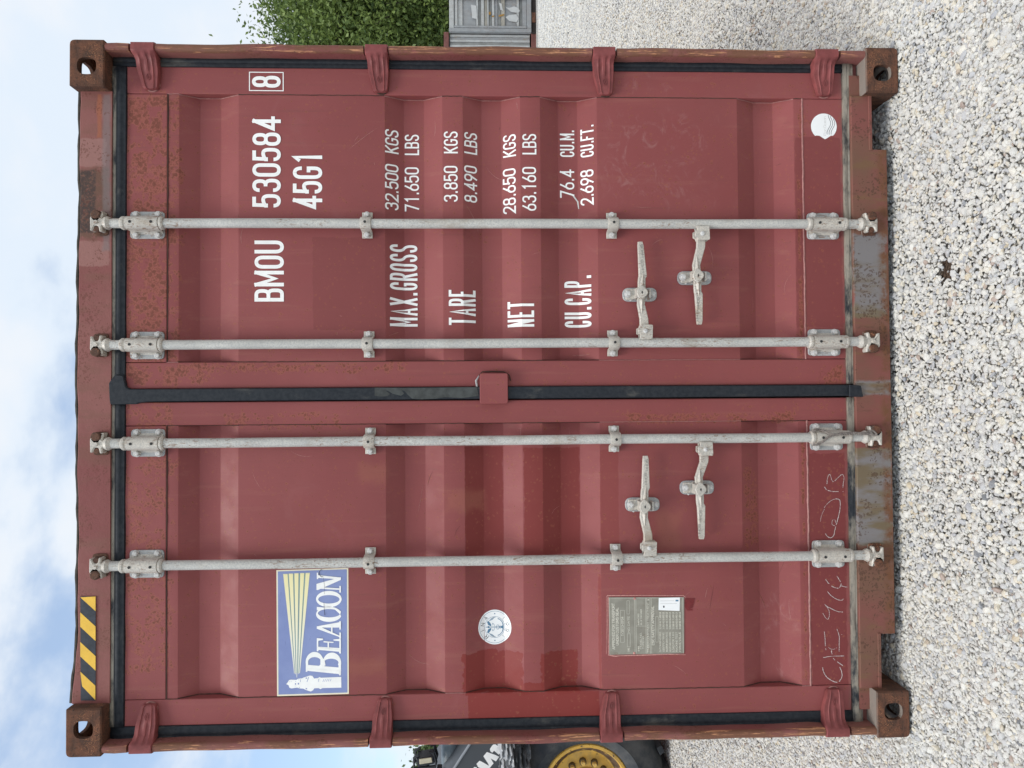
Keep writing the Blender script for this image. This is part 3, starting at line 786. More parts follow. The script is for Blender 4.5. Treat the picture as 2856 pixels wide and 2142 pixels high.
# ------------------------------------------------------------------ the red shipping container
box = empty('shipping_container', (0, 0, 0))
tag(box, 'dark red shipping container seen on its closed double doors, white lettering and galvanised locking bars', 'shipping container')

# corner castings: hollow blocks with oval holes
def make_casting():
    hx, hz, dp = 0.162, 0.118, 0.178
    def fixn(o):
        bm = bmesh.new(); bm.from_mesh(o.data); bmesh.ops.recalc_face_normals(bm, faces=bm.faces); bm.to_mesh(o.data); bm.free(); return o
    def solid(fn):
        k = MB(); fn(k); o = k.build('casting_tool', M['rust']); return fixn(o)
    o = solid(lambda k: k.prism(round_poly(rect(0, hx, 0, hz), [0.004, 0.006, 0.018, 0.006], 5), 0, dp, inset=0.004))
    bpy.context.view_layer.update()
    tools = [solid(lambda k: k.box(0.010, hx-0.013, 0.017, dp-0.014, 0.0125, hz-0.0125)),
             solid(lambda k: k.prism(round_poly(rect(0.041, 0.100, 0.0265, 0.0915), 0.028, 6), -0.02, 0.0812)),
             ]
    k = MB(); k.prism([(a, b) for a, b in round_poly(rect(0.048, 0.128, 0.0295, 0.0885), 0.028, 6)], -0.031, 0.051); t3 = fixn(k.build('casting_tool', M['rust']))
    t3.rotation_euler = (0, 0, R(90)); t3.location = (hx-0.02, 0, 0)   # side hole
    # after the turn the prism runs along x; shift so it pierces the outer side
    t3.location = (hx+0.0, 0.0, 0.0)
    k = MB(); ring = round_poly(rect(0.033, 0.117, 0.0555, 0.1353), 0.03, 6); nn = len(ring)
    vs = [(x, y, hz-0.04) for x, y in ring]+[(x, y, hz+0.03) for x, y in ring]
    k.add(vs, [tuple(range(nn-1, -1, -1)), tuple(range(nn, 2*nn))]+[(i, (i+1) % nn, nn+(i+1) % nn, nn+i) for i in range(nn)])
    t4 = fixn(k.build('casting_tool', M['rust']))
    bpy.context.view_layer.update()
    for t in tools+[t3, t4]:
        mdd = o.modifiers.new('b', 'BOOLEAN'); mdd.object = t; mdd.operation = 'DIFFERENCE'; mdd.solver = 'MANIFOLD'
    bpy.context.view_layer.update()
    dg = bpy.context.evaluated_depsgraph_get()
    me = bpy.data.meshes.new_from_object(o.evaluated_get(dg)); me.name = 'corner_casting'
    for t in tools+[t3, t4, o]: bpy.data.objects.remove(t, do_unlink=True)
    me.materials.clear(); me.materials.append(M['rust'])
    return me
cast_me = make_casting()
LEN = 12.19
for sx in (1, -1):
    for top in (1, 0):
        for far in (0, 1):
            o = bpy.data.objects.new('corner_casting', cast_me); COL.objects.link(o); o.parent = box
            o.scale = (sx, -1 if far else 1, 1 if top else -1)
            o.location = (sx*(1.219-0.162), LEN if far else 0, 2.896-0.118 if top else 0.118)

# corner posts with a rounded nose, built in lengths between the hinge lugs
HR = [(363, 431), (1017, 1081), (1654, 1717), (2274, 2339)]      # lug extents, photo columns, right post
HL = [(358, 424), (1030, 1092), (1675, 1738), (2305, 2371)]
POX = 1.2125
def post_profile(sx):
    p = [(POX-0.002, 0.075), (POX, 0.015), (POX-0.003, 0.007), (POX-0.009, 0.003), (POX-0.020, 0.002), (POX-0.026, 0.005), (POX-0.029, 0.012), (POX-0.030, 0.068),
         (POX-0.082, 0.070), (POX-0.082, 0.11), (POX-0.002, 0.11)]
    return [(sx*a, b) for a, b in p]
for sx, H in ((1, HR), (-1, HL)):
    Y0 = 0.01; cuts = []
    for a, b in H:
        py = 135 if sx > 0 else 2080
        cuts.append((at(b, py, Y0)[1], at(a, py, Y0)[1]))
    cuts = sorted(cuts)
    zz = [0.118]+[v for c in cuts for v in (c[0]-0.004, c[1]+0.004)]+[2.778]
    for i in range(0, len(zz), 2):
        z0, z1 = zz[i], zz[i+1]; k = MB(); pr = post_profile(sx); n = len(pr)
        ns = max(2, int((z1-z0)/0.04)); vs = []
        for j in range(ns+1):
            z = z0+(z1-z0)*j/ns; e = 1.0 if 0 < j < ns else 0.0
            dx = (0.0016*math.sin(z*9+sx)+0.0011*math.sin(z*23))*e
            for q, (x, y) in enumerate(pr): vs.append((x+dx*(1 if q < 8 else 0), y+(0.0015*math.sin(z*13)*e if q < 8 else 0), z))
        fs = [(j*n+q, j*n+(q+1) % n, (j+1)*n+(q+1) % n, (j+1)*n+q) for j in range(ns) for q in range(n)]
        fs += [tuple(range(n)), tuple(range(ns*n+n-1, ns*n-1, -1))]
        k.add(vs, fs)
        k.build('corner_post', M['frame'], box, smooth=45)
    for (a, b) in cuts:     # the thin gap behind the lug
        k = MB(); x0, x1 = sorted((sx*(POX-0.029), sx*(POX-0.004))); k.box(x0, x1, 0.03, 0.068, a-0.006, b+0.006); k.build('corner_post', M['frame'], box)

# header and sill
HY = 0.044
zh0 = at(309, 1100, HY)[1]; zh1 = at(217, 1100, HY)[1]
k = MB(); XI = 1.219-0.162+0.001
npt = 60; vs = []; top = []
for i in range(npt+1):
    x = -XI+2*XI*i/npt
    dz = 0.003*math.sin(x*5+1)+0.0016*math.sin(x*17)+0.0012*math.sin(x*41)
    if x < -0.85: dz += 0.012*(-0.85-x)/0.2
    y = HY+0.0015*math.sin(x*6)
    vs += [(x, y, zh0), (x, y, zh1+dz-0.004), (x, y+0.004, zh1+dz), (x, y+0.045, zh1+dz+0.004), (x, y+0.12, zh1+dz+0.004), (x, y+0.12, zh0)]
fs = [(i*6+j, i*6+(j+1) % 6, (i+1)*6+(j+1) % 6, (i+1)*6+j) for i in range(npt) for j in range(6)]
fs = [f[::-1] for f in fs]
fs += [tuple(range(6)), tuple(range(npt*6+5, npt*6-1, -1))]
k.add(vs, fs); header = k.build('header_beam', M['frame'], box, smooth=30)
k = MB(); k.box(-XI-0.10, XI+0.10, HY+0.03, HY+0.10, zh0-0.02, zh0+0.03); k.build('header_beam', M['frame'], box)
# rough rolled top edge that overhangs the header
k = MB(); pts = []
for i in range(90):
    x = -XI+2*XI*i/89; pts.append((x, HY+0.012+0.002*math.sin(i*1.3), zh1+0.005+0.0009*math.sin(x*31+2)+0.0006*math.sin(i*2.1)+0.0016*math.sin(x*17)+0.003*math.sin(x*5+1)+(0.012*(-0.85-x)/0.2 if x < -0.85 else 0)))
k.path(pts, 0.0075, 8); k.build('top_edge_lip', simple('black_sealant', (0.05, 0.042, 0.032), 0.8, var=0.4, scale=40), box, smooth=True)

SY = 0.034
zs1 = at(2385, 1000, SY)[1]
def sz(px, py): return at(px, py, SY)
bR = sz(2474, 450)[1]; bM = sz(2486, 1100)[1]; bL = sz(2497, 1760)[1]
zsb = (bR+bM+bL)/3
nR0 = sz(2460, 417)[0]; nR1 = 1.219-0.162+0.002; nRt = sz(2431, 350)[1]
nL0 = sz(2470, 1768)[0]; nL1 = -(1.219-0.162+0.002); nLt = sz(2457, 1830)[1]
poly = [(nL1, nLt), (nL0, nLt), (nL0, zsb), (nR0, zsb), (nR0, nRt), (nR1, nRt), (nR1, zs1), (nL1, zs1)]
poly = round_poly(poly, [0, 0.01, 0.003, 0.003, 0.01, 0, 0, 0], 4)
k = MB(); k.prism(poly, SY, SY+0.013, inset=0.002); k.build('door_sill', M['sill'], box, smooth=30)
# angle lips that frame the two pockets, inner sill body
for (a, b, zt) in ((nR0, nR1, nRt), (nL1, nL0, nLt)):
    k = MB(); k.box(min(a, b)-0.004, max(a, b)+0.004, SY-0.004, SY+0.16, zt, zt+0.012); k.build('pocket_lip', M['sill'], box, bevel=0.002)
    s_ = a if abs(a) < abs(b) else b
    k = MB(); k.box(s_-0.005, s_+0.005, SY+0.0135, SY+0.17, zsb+0.002, zt-0.001); k.build('pocket_lip', M['sill'], box, bevel=0.002)
k = MB(); k.box(-XI-0.08, XI+0.08, SY+0.013, SY+0.12, nRt+0.013, zs1-0.002); k.build('door_sill', M['sill'], box)

# body behind the doors
k = MB(); zr = 2.86
for sx in (1, -1):
    w0, nW = 0.278, int((LEN-0.4)/0.278)
    pr = []; y = 0.12
    while y < LEN-0.2:
        pr += [(sx*1.205, y), (sx*1.205, y+0.07), (sx*1.170, y+0.138), (sx*1.170, y+0.208)]; y += 0.276
    pr.append((sx*1.205, LEN-0.15))
    vs = [(a, b, z) for z in (0.16, 2.80) for a, b in pr]; n = len(pr)
    k = MB(); k.add(vs, [(i, i+1, n+i+1, n+i) for i in range(n-1)]); k.build('side_wall', M['side'], box)
    k = MB(); k.box(min(sx*1.13, sx*1.212), max(sx*1.13, sx*1.212), 0.178, LEN-0.178, 0.05, 0.165); k.build('bottom_rail', M['side'], box)
    k = MB(); k.box(min(sx*1.15, sx*1.212), max(sx*1.15, sx*1.212), 0.178, LEN-0.178, 2.79, 2.87); k.build('top_rail', M['side'], box)
    k = MB(); k.box(min(sx*1.09, sx*1.21), max(sx*1.09, sx*1.21), LEN-0.15, LEN-0.02, 0.118, 2.778); k.build('corner_post', M['side'], box)
k = MB(); k.box(-1.15, 1.15, 0.17, LEN-0.15, 2.83, 2.85); k.build('roof', M['side'], box)
k = MB(); k.box(-1.13, 1.13, 0.17, LEN-0.15, 0.15, 0.18); k.build('floor', M['dark'], box)
k = MB(); k.box(-1.09, 1.09, LEN-0.09, LEN-0.05, 0.12, 2.82); k.build('end_wall', M['side'], box)
cm0 = None
for i in range(18):
    if cm0 is None:
        k = MB(); k.box(-1.13, 1.13, 0, 0.045, 0.05, 0.148); cm0 = k.build('cross_member', M['dark'], box); cm0.location = (0, 0.35, 0)
    else: copy_obj(cm0, box, (0, 0.35+i*0.62, 0))
k = MB(); k.box(-1.14, 1.14, YD+DEP+0.012, YD+DEP+0.02, zs1-0.03, zh0+0.02); k.build('door_gap_shade', M['dark'], box)  # dark sheet added behind the leaves, stands for the shade in their seams

# ---- door leaves
doors = []
for (x0, x1, s0, s1) in ((XR0, XR1, SR0, SR1), (XL0, XL1, SL0, SL1)):
    zs = [Z_TR-0.004]
    for a, b, c, d in GROOVES: zs += [a, b, c, d]
    zs.append(Z_BR+0.002)
    # corrugated sheet, with tiny rounding at each fold
    line = []
    for i, z in enumerate(zs):
        if i in (0, len(zs)-1): line.append((z, prof(z))); continue
        zp, zn = zs[i-1], zs[i+1]; r = 0.0016
        for t in (-1, -0.4, 0.4, 1):
            zz_ = z + (r*-t if t > 0 else r*-t)
            yy = prof(z-r*t)
            if abs(t) < 1: yy = yy*0.6+ (prof(z-r)*0.5+prof(z+r)*0.5)*0.4
            line.append((z-r*t, yy))
    nx = 40; vs = []
    for z, y in line:
        for i in range(nx+1):
            x = s0+(s1-s0)*i/nx
            edge = min(1.0, (x-s0)/0.05, (s1-x)/0.05)
            vs.append((x, y+0.0016*mnoise.noise(Vector((x*2.1, z*2.3, 4.0)))*edge, z))
    fs = [(j*(nx+1)+i, (j+1)*(nx+1)+i, (j+1)*(nx+1)+i+1, j*(nx+1)+i+1) for j in range(len(line)-1) for i in range(nx)]
    k = MB(); k.add(vs, fs)
    door = k.build('door', M['paint'], box, smooth=12)
    door['label'] = 'right door leaf with white lettering' if x0 > 0 else 'left door leaf with blue and cream sticker'
    doors.append(door)
    # frame
    k = MB()
    def hb_(xa, xb, za, zb):
        k.box(xa, xb, YD, YD+0.05, za, zb)
    hb_(x0, s0, Z_BOT, Z_TOP); k.build('door_stile', M['paint'], door, bevel=0.0035)
    k = MB(); hb_(s1, x1, Z_BOT, Z_TOP); k.build('door_stile', M['paint'], door, bevel=0.0035)
    k = MB(); hb_(s0+0.0015, s1-0.0015, Z_TR, Z_TOP); k.build('door_rail', M['paint'], door, bevel=0.002)
    k = MB(); hb_(s0+0.0015, s1-0.0015, Z_BOT, Z_BR); k.build('door_rail', M['paint'], door, bevel=0.002)
    # weld beads along the frame, slightly wavy
    def bead(p, q, r, mat, nm='weld_bead', amp=0.0008):
        p = Vector(p); q = Vector(q); n = int((q-p).length/0.012)+2
        pts = [p.lerp(q, i/(n-1))+Vector((mnoise.noise(Vector((i*.7, p.x, p.z)))*amp*2, 0, mnoise.noise(Vector((p.x, i*.7, p.z)))*amp*2)) for i in range(n)]
        b = MB(); b.path(pts, [r*(0.75+0.5*abs(mnoise.noise(Vector((i*.9, 3, p.z))))) for i in range(n)], 6); return b.build(nm, mat, door, smooth=True)
    bead((s0, YD+0.001, Z_BR+0.001), (s1, YD+0.001, Z_BR+0.001), 0.0038, M['weld'])
    bead((s0, YD+0.0022, Z_TR-0.002), (s1, YD+0.0022, Z_TR-0.002), 0.0026, M['crack'])
    for xx, mm in ((s0, 1), (s1, -1)):
        zprev = Z_TR
        for a, b_, c_, d in GROOVES+[(Z_BR, 0, 0, 0)]:
            if zprev-a > 0.01: bead((xx, YD+0.0015, zprev), (xx, YD+0.0015, a), 0.0017, M['crack'] if rng.random() < 0.6 else M['weld'])
            if a > 0 and b_ > 0:
                ge = [Vector((xx+mm*0.0015, prof(z)-0.0004, z)) for z in (a, a*.5+b_*.5, b_, (b_+c_)/2, c_, c_*.5+d*.5, d)]
                b2 = MB(); fine2 = [ge[i].lerp(ge[i+1], t/5) for i in range(6) for t in range(5)]+[ge[-1]]
                b2.path(fine2, [0.0019*(0.7+0.8*abs(mnoise.noise(Vector((i*.8, xx*9, a*7))))) for i in range(len(fine2))], 6); b2.build('weld_bead', M['weld'] if x0 > 0 and xx == s1 else M['crack'], door, smooth=True)
            zprev = d

dR, dL = doors
# ---- gaskets
def gasket(pts_rect, mat, parent, ribs='z', y=YD-0.006):
    """rubber strip with shallow ribs; pts_rect=(x0,x1,z0,z1)"""
    x0, x1, z0, z1 = pts_rect; k = MB()
    pr = [(0, 0.009), (0.04, 0.002), (0.30, 0.0005), (0.34, 0.0018), (0.42, 0.0018), (0.46, 0.0005), (0.66, 0.001), (0.70, 0.0024), (0.95, 0.003), (1, 0.009)]
    n = len(pr); N = 40; vs = []
    for j in range(N+1):
        for (u, dy) in pr:
            t = j/N; wv = 0.0016*mnoise.noise(Vector((t*9, u*2, x0*3+z0)))
            if ribs == 'z': vs.append((x0+(x1-x0)*u+wv*(1 if u in (0, 1) else 0.6), y+dy+wv, z0+(z1-z0)*t))
            else: vs.append((x0+(x1-x0)*t, y+dy+wv, z0+(z1-z0)*(1-u)+wv*(1 if u in (0, 1) else 0.6)))
    fs = [(j*n+i, j*n+i+1, (j+1)*n+i+1, (j+1)*n+i) for j in range(N) for i in range(n-1)]
    k.add(vs, fs); o = k.build('gasket', mat, parent, smooth=50)
    so_ = o.modifiers.new('thick', 'SOLIDIFY'); so_.thickness = 0.004; so_.offset = -1 if ribs == 'z' else 1
    return o
zg1 = at(311, 1100, YD-0.006)[1]
xgR = at(1000, 157, YD-0.006)[0]; xgL = at(1400, 2048, YD-0.006)[0]
zgb = 0.5*(at(2386, 600, YD-0.006)[1]+at(2398, 1600, YD-0.006)[1])
xc0 = at(1300, 1114, YD-0.012)[0]; xc1 = at(1300, 1079, YD-0.012)[0]
gasket((XR1-0.002, xgR, Z_BOT, zg1-0.0005), M['rubber'], dR); gasket((xgL, XL0+0.002, Z_BOT, zg1-0.0005), M['rubber'], dL)
gasket((xc1+0.002, XR1-0.003, Z_TOP-0.002, zg1), M['rubber_d'], dR, 'x'); gasket((XL0+0.003, xc0-0.002, Z_TOP-0.002, zg1), M['rubber_d'], dL, 'x')
gasket((xc1+0.002, xgR-0.002, zgb, Z_BOT+0.002), M['rubber_d'], dR, 'x'); gasket((xgL+0.002, xc0-0.002, zgb, Z_BOT+0.002), M['rubber_d'], dL, 'x')
# central cover strip with its wider T-shaped top
zT = at(303, 1090, 0.04)[1]; tx0 = at(320, 1128, 0.04)[0]; tx1 = at(320, 1044, 0.04)[0]; zB = at(2400, 1090, 0.045)[1]
pc = [(xc0, zB+0.004), (xc0+0.003, Z_BOT), (xc0, Z_TOP-0.10), (xc0-0.004, Z_TOP-0.055), (tx0, Z_TOP-0.045), (tx0, zT-0.003), (tx0+0.02, zT), (tx1-0.03, zT+0.002), (tx1, zT-0.02),
      (tx1-0.004, Z_TOP-0.002), (xc1+0.006, Z_TOP-0.012), (xc1, Z_TOP-0.025), (xc1, 2.2), (xc1, 1.0), (xc1-0.001, Z_BOT), (xc1-0.004, zB)]
k = MB(); k.prism(round_poly(pc, 0.004, 2), YD-0.016, YD-0.002, inset=0.003); k.build('cover_strip', M['rubber'], dL, smooth=30)
k = MB(); k.prism(round_poly([(xc0-0.001, zB), (xc1-0.005, zB+0.008), (xc1-0.001, Z_BOT+0.01), (xc0, Z_BOT+0.01)], 0.002, 2), SY-0.009, SY-0.003, inset=0.002); k.build('cover_strip', M['rubber'], dL, smooth=30)
# peeled grey film on the strip
pr = Print(flat=YD-0.016)
film = simple('dusty_rubber_film', (0.055, 0.06, 0.058), 0.7, var=0.3, scale=40)
fx = [(1045, 1081), (1130, 1082), (1230, 1081), (1330, 1080)]
edge = [(1335, 1104), (1290, 1110), (1240, 1108), (1215, 1112), (1175, 1114), (1150, 1112), (1136, 1100), (1128, 1090), (1120, 1089), (1128, 1098), (1118, 1104), (1095, 1098), (1082, 1090), (1075, 1089), (1088, 1099), (1080, 1105), (1060, 1106), (1045, 1104)]
pr.shape([at(a, b, YD-0.016) for a, b in fx+edge], film); pr.build('gasket_film', dL)

# square cover plate over the strip
k = MB(); cx0, cz0 = at(1417, 1126, 0.03); cx1, cz1 = at(1338, 1041, 0.03)
k.prism(round_poly(rect(cx0, cx1, cz0, cz1), 0.008, 3), 0.030, 0.055, inset=0.002); k.build('cover_plate', M['paint'], dR, smooth=30)
k = MB(); pts = [(at(a, b, 0.05)[0], 0.050, at(a, b, 0.05)[1]) for a, b in ((1334, 1104), (1332, 1085), (1328, 1062), (1336, 1048), (1345, 1037), (1372, 1036), (1405, 1037), (1420, 1046), (1424, 1062))]
k.path(pts[3:], 0.0022, 6); k.build('weld_bead', M['crack'], dR, smooth=True)
k = MB(); k.path(pts[:4], [0.002, 0.0036, 0.0042, 0.002], 6); k.build('sealant', M['plate'], dR, smooth=True)

# ---- hinges
def hinge(px0, px1, sx, tip_py, parent):
    """lug on the post, pressed blade tapering onto the door"""
    py = 137 if sx > 0 else 2085
    zb, zt = at(px1, py, 0.004)[1], at(px0, py, 0.004)[1]; zc = (zb+zt)/2; h = (zt-zb)
    xt = at((px0+px1)/2+6, tip_py, 0.045)[0]
    xo = sx*1.214; xi = sx*(POX-0.031)
    # sections from the lug inwards: (x, z-centre shift, half height, y front)
    L_ = abs(xi-xt); secs = [(xo, 0, .5, .006), (xo-sx*.004, 0, .5, -.001), (xi+sx*.006, 0, .5, -.002), (xi, 0, .5, .003), (xi-sx*.006, -.01, .47, .014), (xi-sx*L_*.16, -.015, .455, .026),
                    (xi-sx*L_*.40, -.03, .46, .033), (xi-sx*L_*.55, -.05, .43, .036), (xi-sx*L_*.80, -.09, .36, .038), (xi-sx*L_*.93, -.10, .325, .040), (xi-sx*L_*.98, -.11, .28, .042), (xt, -.11, .20, .046)]
    cols = [-1, -0.93, -0.62, -0.55, -0.47, -0.16, -0.11, -0.05, 0.05, 0.11, 0.16, 0.47, 0.55, 0.62, 0.93, 1]
    vs = []; n = len(cols)
    for si, (x, dz, hh, y) in enumerate(secs):
        for u in cols:
            d = 0
            if abs(u) == 1: d = 0.006
            if si > 3 and 0.5 < abs(u) < 0.6: d = -0.0035
            if 4 <= si <= 6 and abs(u) <= 0.12 and abs(u) > 0.04: d = -0.0035
            vs.append((x, y+d, zc+dz*h+u*hh*h))
    m_ = len(secs)
    fs = [(i*n+j, i*n+j+1, (i+1)*n+j+1, (i+1)*n+j) for i in range(m_-1) for j in range(n-1)]
    # skirt back to the door / post
    bd = [j for j in range(n)] + [i*n+n-1 for i in range(1, m_)] + [(m_-1)*n+j for j in range(n-2, -1, -1)] + [i*n for i in range(m_-2, 0, -1)]
    o = len(vs)
    for b in bd: vs.append((vs[b][0], max(vs[b][1]+0.004, 0.056 if b >= 4*n else 0.03), vs[b][2]))
    nb = len(bd); fs += [(bd[i], bd[(i+1) % nb], o+(i+1) % nb, o+i) for i in range(nb)]
    k = MB(); k.add(vs, fs)
    ob = k.build('hinge', M['hinge'], parent, smooth=50)
    bm = bmesh.new(); bm.from_mesh(ob.data); bmesh.ops.recalc_face_normals(bm, faces=bm.faces); bm.to_mesh(ob.data); bm.free()
    try: ob.data.set_sharp_from_angle(angle=R(50))
    except Exception: pass
    # oval maker's mark, raised
    k = MB(); xm = xi-sx*L_*.66; zm = zc-0.07*h
    k.path([(xm+0.011*math.cos(t)*1.0, 0.0352, zm+0.0065*math.sin(t)) for t in [i*math.pi/9 for i in range(19)]], 0.0009, 5)
    k.path([(xm-0.004, 0.0352, zm), (xm+0.004, 0.0352, zm)], 0.001, 5); k.build('hinge_mark', M['hinge'], parent, smooth=True)
    # bead of sealant and dirt round the tip
    k = MB(); p2 = []
    for u in range(13):
        t = math.pi*u/12-math.pi/2
        p2.append((xt+sx*0.022-sx*0.026*math.cos(t), 0.0565, zc-0.13*h+0.30*h*math.sin(t)))
    k.path(p2, 0.0028, 6); k.build('weld_bead', M['crack'] if rng.random() < 0.5 else M['weld'], parent, smooth=True)
    return ob
M['hinge'] = simple('hinge_red_paint', (0.225, 0.062, 0.060), 0.5, var=0.18, scale=25, spec=0.25)
for (a, b), t in zip(HR, (248, 256, 264, 267)): hinge(a, b, 1, t, dR)
for (a, b), t in zip(HL, (1965, 1949, 1932, 1921)): hinge(a, b, -1, t, dL)

# ---- locking bars
RY = 0.025; RR = 0.0168
def rodx(ps): return sum(at(a, b, RY)[0] for a, b in ps)/len(ps)
rods = [(rodx([(700, 622.2), (1400, 626.6), (2150, 623)]), dR, 1), (rodx([(700, 960.3), (1400, 958.6), (2150, 953)]), dR, 2),
        (rodx([(700, 1236), (1300, 1227), (2150, 1220.6)]), dL, 3), (rodx([(740, 1573.7), (1260, 1561.6), (2150, 1554.7)]), dL, 4)]
rpy = [622, 957, 1228, 1562]
def hexbolt():
    k = MB(); n = 6
    k.tube((0, 0, 0), (0, -0.0035, 0), 0.0125, 0.0120, 18)
    k.tube((0, -0.0036, 0), (0, -0.0110, 0), 0.0104, 0.0102, 6); k.tube((0, -0.0111, 0), (0, -0.0120, 0), 0.0092, 0.0075, 6)
    return k
b0 = hexbolt().build('bolt', M['bolt'], dR, bevel=0.0007, segs=1)
b0.location = (0, 0, -50); b0_used = False
def put_bolt(x, y, z, parent, s=1.0):
    global b0_used
    rot_ = (0, rng.uniform(0, 1.0), 0)
    if not b0_used and parent is dR:
        b0.location = (x, y, z); b0.rotation_euler = rot_; b0.scale = (s, s, s); b0_used = True; return b0
    return copy_obj(b0, parent, (x, y, z), rot_, (s, s, s))
plug = MB(); plug.tube((0, 0, 0), (0, -0.0012, 0), 0.0048, 0.0048, 14); plug0 = None
def put_plug(x, y, z, parent):
    global plug0
    if plug0 is None: plug0 = plug.build('plug_hole', M['hole'], parent, loc=(x, y, z)); return
    copy_obj(plug0, parent, (x, y, z))

top_br = [(361.6, 457.9), (361, 456.5), (364, 459), (360, 456)]
bot_br = [(2252, 2341), (2255, 2345), (2261, 2352), (2267, 2357)]
clamps = [(1023, 1707), (1028, 1710), (1032, 1714), (1032, 1718)]
cam_top = [(256, 298), (256, 298), (256, 300), (254, 296)]
cam_bot = [(2402, 2443), (2403, 2450), (2414, 2456), (2420, 2461)]
rust_side = [1, -1, 1, -1]
for ri, (x, door, num) in enumerate(rods):
    py = rpy[ri]
    zt = at(cam_top[ri][1], py, RY)[1]; zb = at(cam_bot[ri][0], py, RY)[1]
    # bar: long tube, thinner spigots, flared cams at the ends
    k = MB(); N = 60
    pts = [(x+0.0006*math.sin(i*.3+ri), RY, zb+(zt-zb)*i/N) for i in range(N+1)]
    k.path(pts, RR, 24)
    bar = k.build('locking_bar', M['galv'], door, smooth=40)
    for top in (1, 0):
        a, b = (top_br if top else bot_br)[ri]
        z1, z0 = at(a, py, 0.05)[1], at(b, py, 0.05)[1]
        s = 1 if top else -1
        # plate with rounded ears
        hw = 0.0475
        k = MB(); k.prism(round_poly(rect(x-hw, x+hw, z0, z1), 0.014, 4), YD-0.0055, YD-0.0002, inset=0.0012)
        k.build('bracket_plate', M['plate'], door, smooth=35)
        # saddle over the bar
        k = MB(); prf = []
        for i in range(15):
            t = math.pi*i/14; prf.append((-math.cos(t)*0.0235, RY-0.0235*math.sin(t) if 0 < i < 14 else RY))
        prf = [(-0.0335, YD-0.0062), (-0.028, YD-0.009), (-0.0245, YD-0.016)]+prf+[(0.0245, YD-0.016), (0.028, YD-0.009), (0.0335, YD-0.0062)]
        n = len(prf); zz_ = [z0+0.004, z0+0.012, z1-0.012, z1-0.004]; vs = []
        for q, z in enumerate(zz_):
            for i, (dx, y) in enumerate(prf):
                flare = 1.0 if (q in (1, 2) or 2 < i < n-3) else 0.9
                vs.append((x+dx*flare, y, z))
        fs = [(q*n+i, q*n+i+1, (q+1)*n+i+1, (q+1)*n+i) for q in range(3) for i in range(n-1)]
        fs += [tuple(range(n-1, -1, -1)), tuple(range(3*n, 4*n))]
        k.add(vs, fs); k.build('bracket_saddle', M['galv_warm'], door, smooth=40)
        # collars
        for zc, hh in ((z1+0.006, 0.009), (z0-0.004, 0.008)):
            k = MB(); k.tube((x, RY, zc-hh), (x, RY, zc-hh*0.3), 0.0205, 0.0235, 22); k.tube((x, RY, zc-hh*0.3), (x, RY, zc+hh*0.5), 0.0235, 0.0235, 22); k.tube((x, RY, zc+hh*0.5), (x, RY, zc+hh), 0.0235, 0.0200, 22)
            k.build('collar', M['galv_warm'], door, smooth=35)
        for ex in (-1, 1):
            for ez in (0.17, 0.81) if not top else (0.19, 0.83):
                put_bolt(x+ex*0.0365, YD-0.0055, z0+(z1-z0)*(1-ez), door)
        for ez in (0.20, 0.80): put_plug(x, RY-0.0236, z0+(z1-z0)*ez, door)
        # cam: flare, web and two cross arms
        ca, cb = (cam_top if top else cam_bot)[ri]
        e0, e1 = (at(cb, py, RY)[1], at(ca, py, RY)[1]) if top else (at(ca, py, RY)[1], at(cb, py, RY)[1])
        k = MB()
        k.tube((x, RY, e0-s*0.016), (x, RY, e0-s*0.004), 0.0170, 0.0235, 20); k.tube((x, RY, e0-s*0.004), (x, RY, e0+s*0.006), 0.0235, 0.0205, 20); k.tube((x, RY, e0+s*0.006), (x, RY, e0+s*0.012), 0.0205, 0.011, 20)
        k.build('cam_collar', M['galv_warm'], door, smooth=35)
        d = (e1-e0); sd_ = rust_side[ri]*(1 if top else 1)
        armz = e0+d*0.22; endz = e0+d*0.90
        pl = [(x-0.012, e0), (x-0.013, armz-d*0.02), (x-0.031, armz-d*0.05), (x-0.033, armz+d*0.13), (x-0.013, armz+d*0.22), (x-0.012, endz-d*0.22), (x-0.027, endz-d*0.12), (x-0.030, endz+d*0.07),
              (x+0.014, endz+d*0.09), (x+0.021, endz+d*0.05), (x+0.020, endz-d*0.10), (x+0.009, endz-d*0.20), (x+0.010, armz+d*0.24), (x+0.024, armz+d*0.18), (x+0.037, armz+d*0.06), (x+0.039, armz-d*0.08), (x+0.030, armz-d*0.10), (x+0.012, armz-d*0.02), (x+0.012, e0)]
        if sd_ < 0: pl = [(2*x-a_, b_) for a_, b_ in pl]
        k = MB(); k.prism(round_poly(pl, 0.004, 2), RY-0.016, RY+0.014, inset=0.004)
        k.tube((x, RY-0.014, (armz+endz)/2), (x, RY-0.021, (armz+endz)/2), 0.008, 0.006, 10)
        k.build('locking_cam', M['galv_warm'], door, smooth=35)
        # rusty keeper on the frame
        fy = HY if top else SY
        k = MB(); zc = (armz+endz)/2
        for q, (dx, dz, rx_, rz_, y0) in enumerate(((0.026, 0.0, 0.015, 0.017, 0.002), (-0.023, 0.0, 0.010, 0.012, 0.012))):
            dx *= sd_
            pp = [(x+dx+rx_*math.cos(t)*(1+0.18*mnoise.noise(Vector((math.cos(t)*2, math.sin(t)*2, ri+top*9+q)))), zc+dz+rz_*math.sin(t)*(1+0.18*mnoise.noise(Vector((math.cos(t)*2, 5+math.sin(t)*2, ri+top*9))))) for t in [i*math.pi/7 for i in range(14)]]
            k.prism(pp, y0, fy-0.0005, inset=0.003)
        k.prism(round_poly(rect(x-0.040, x+0.040, zc-0.026, zc+0.026), 0.012, 3), fy-0.006, fy-0.0003, inset=0.002)
        k.build('cam_keeper', M['rust'], box, smooth=35)
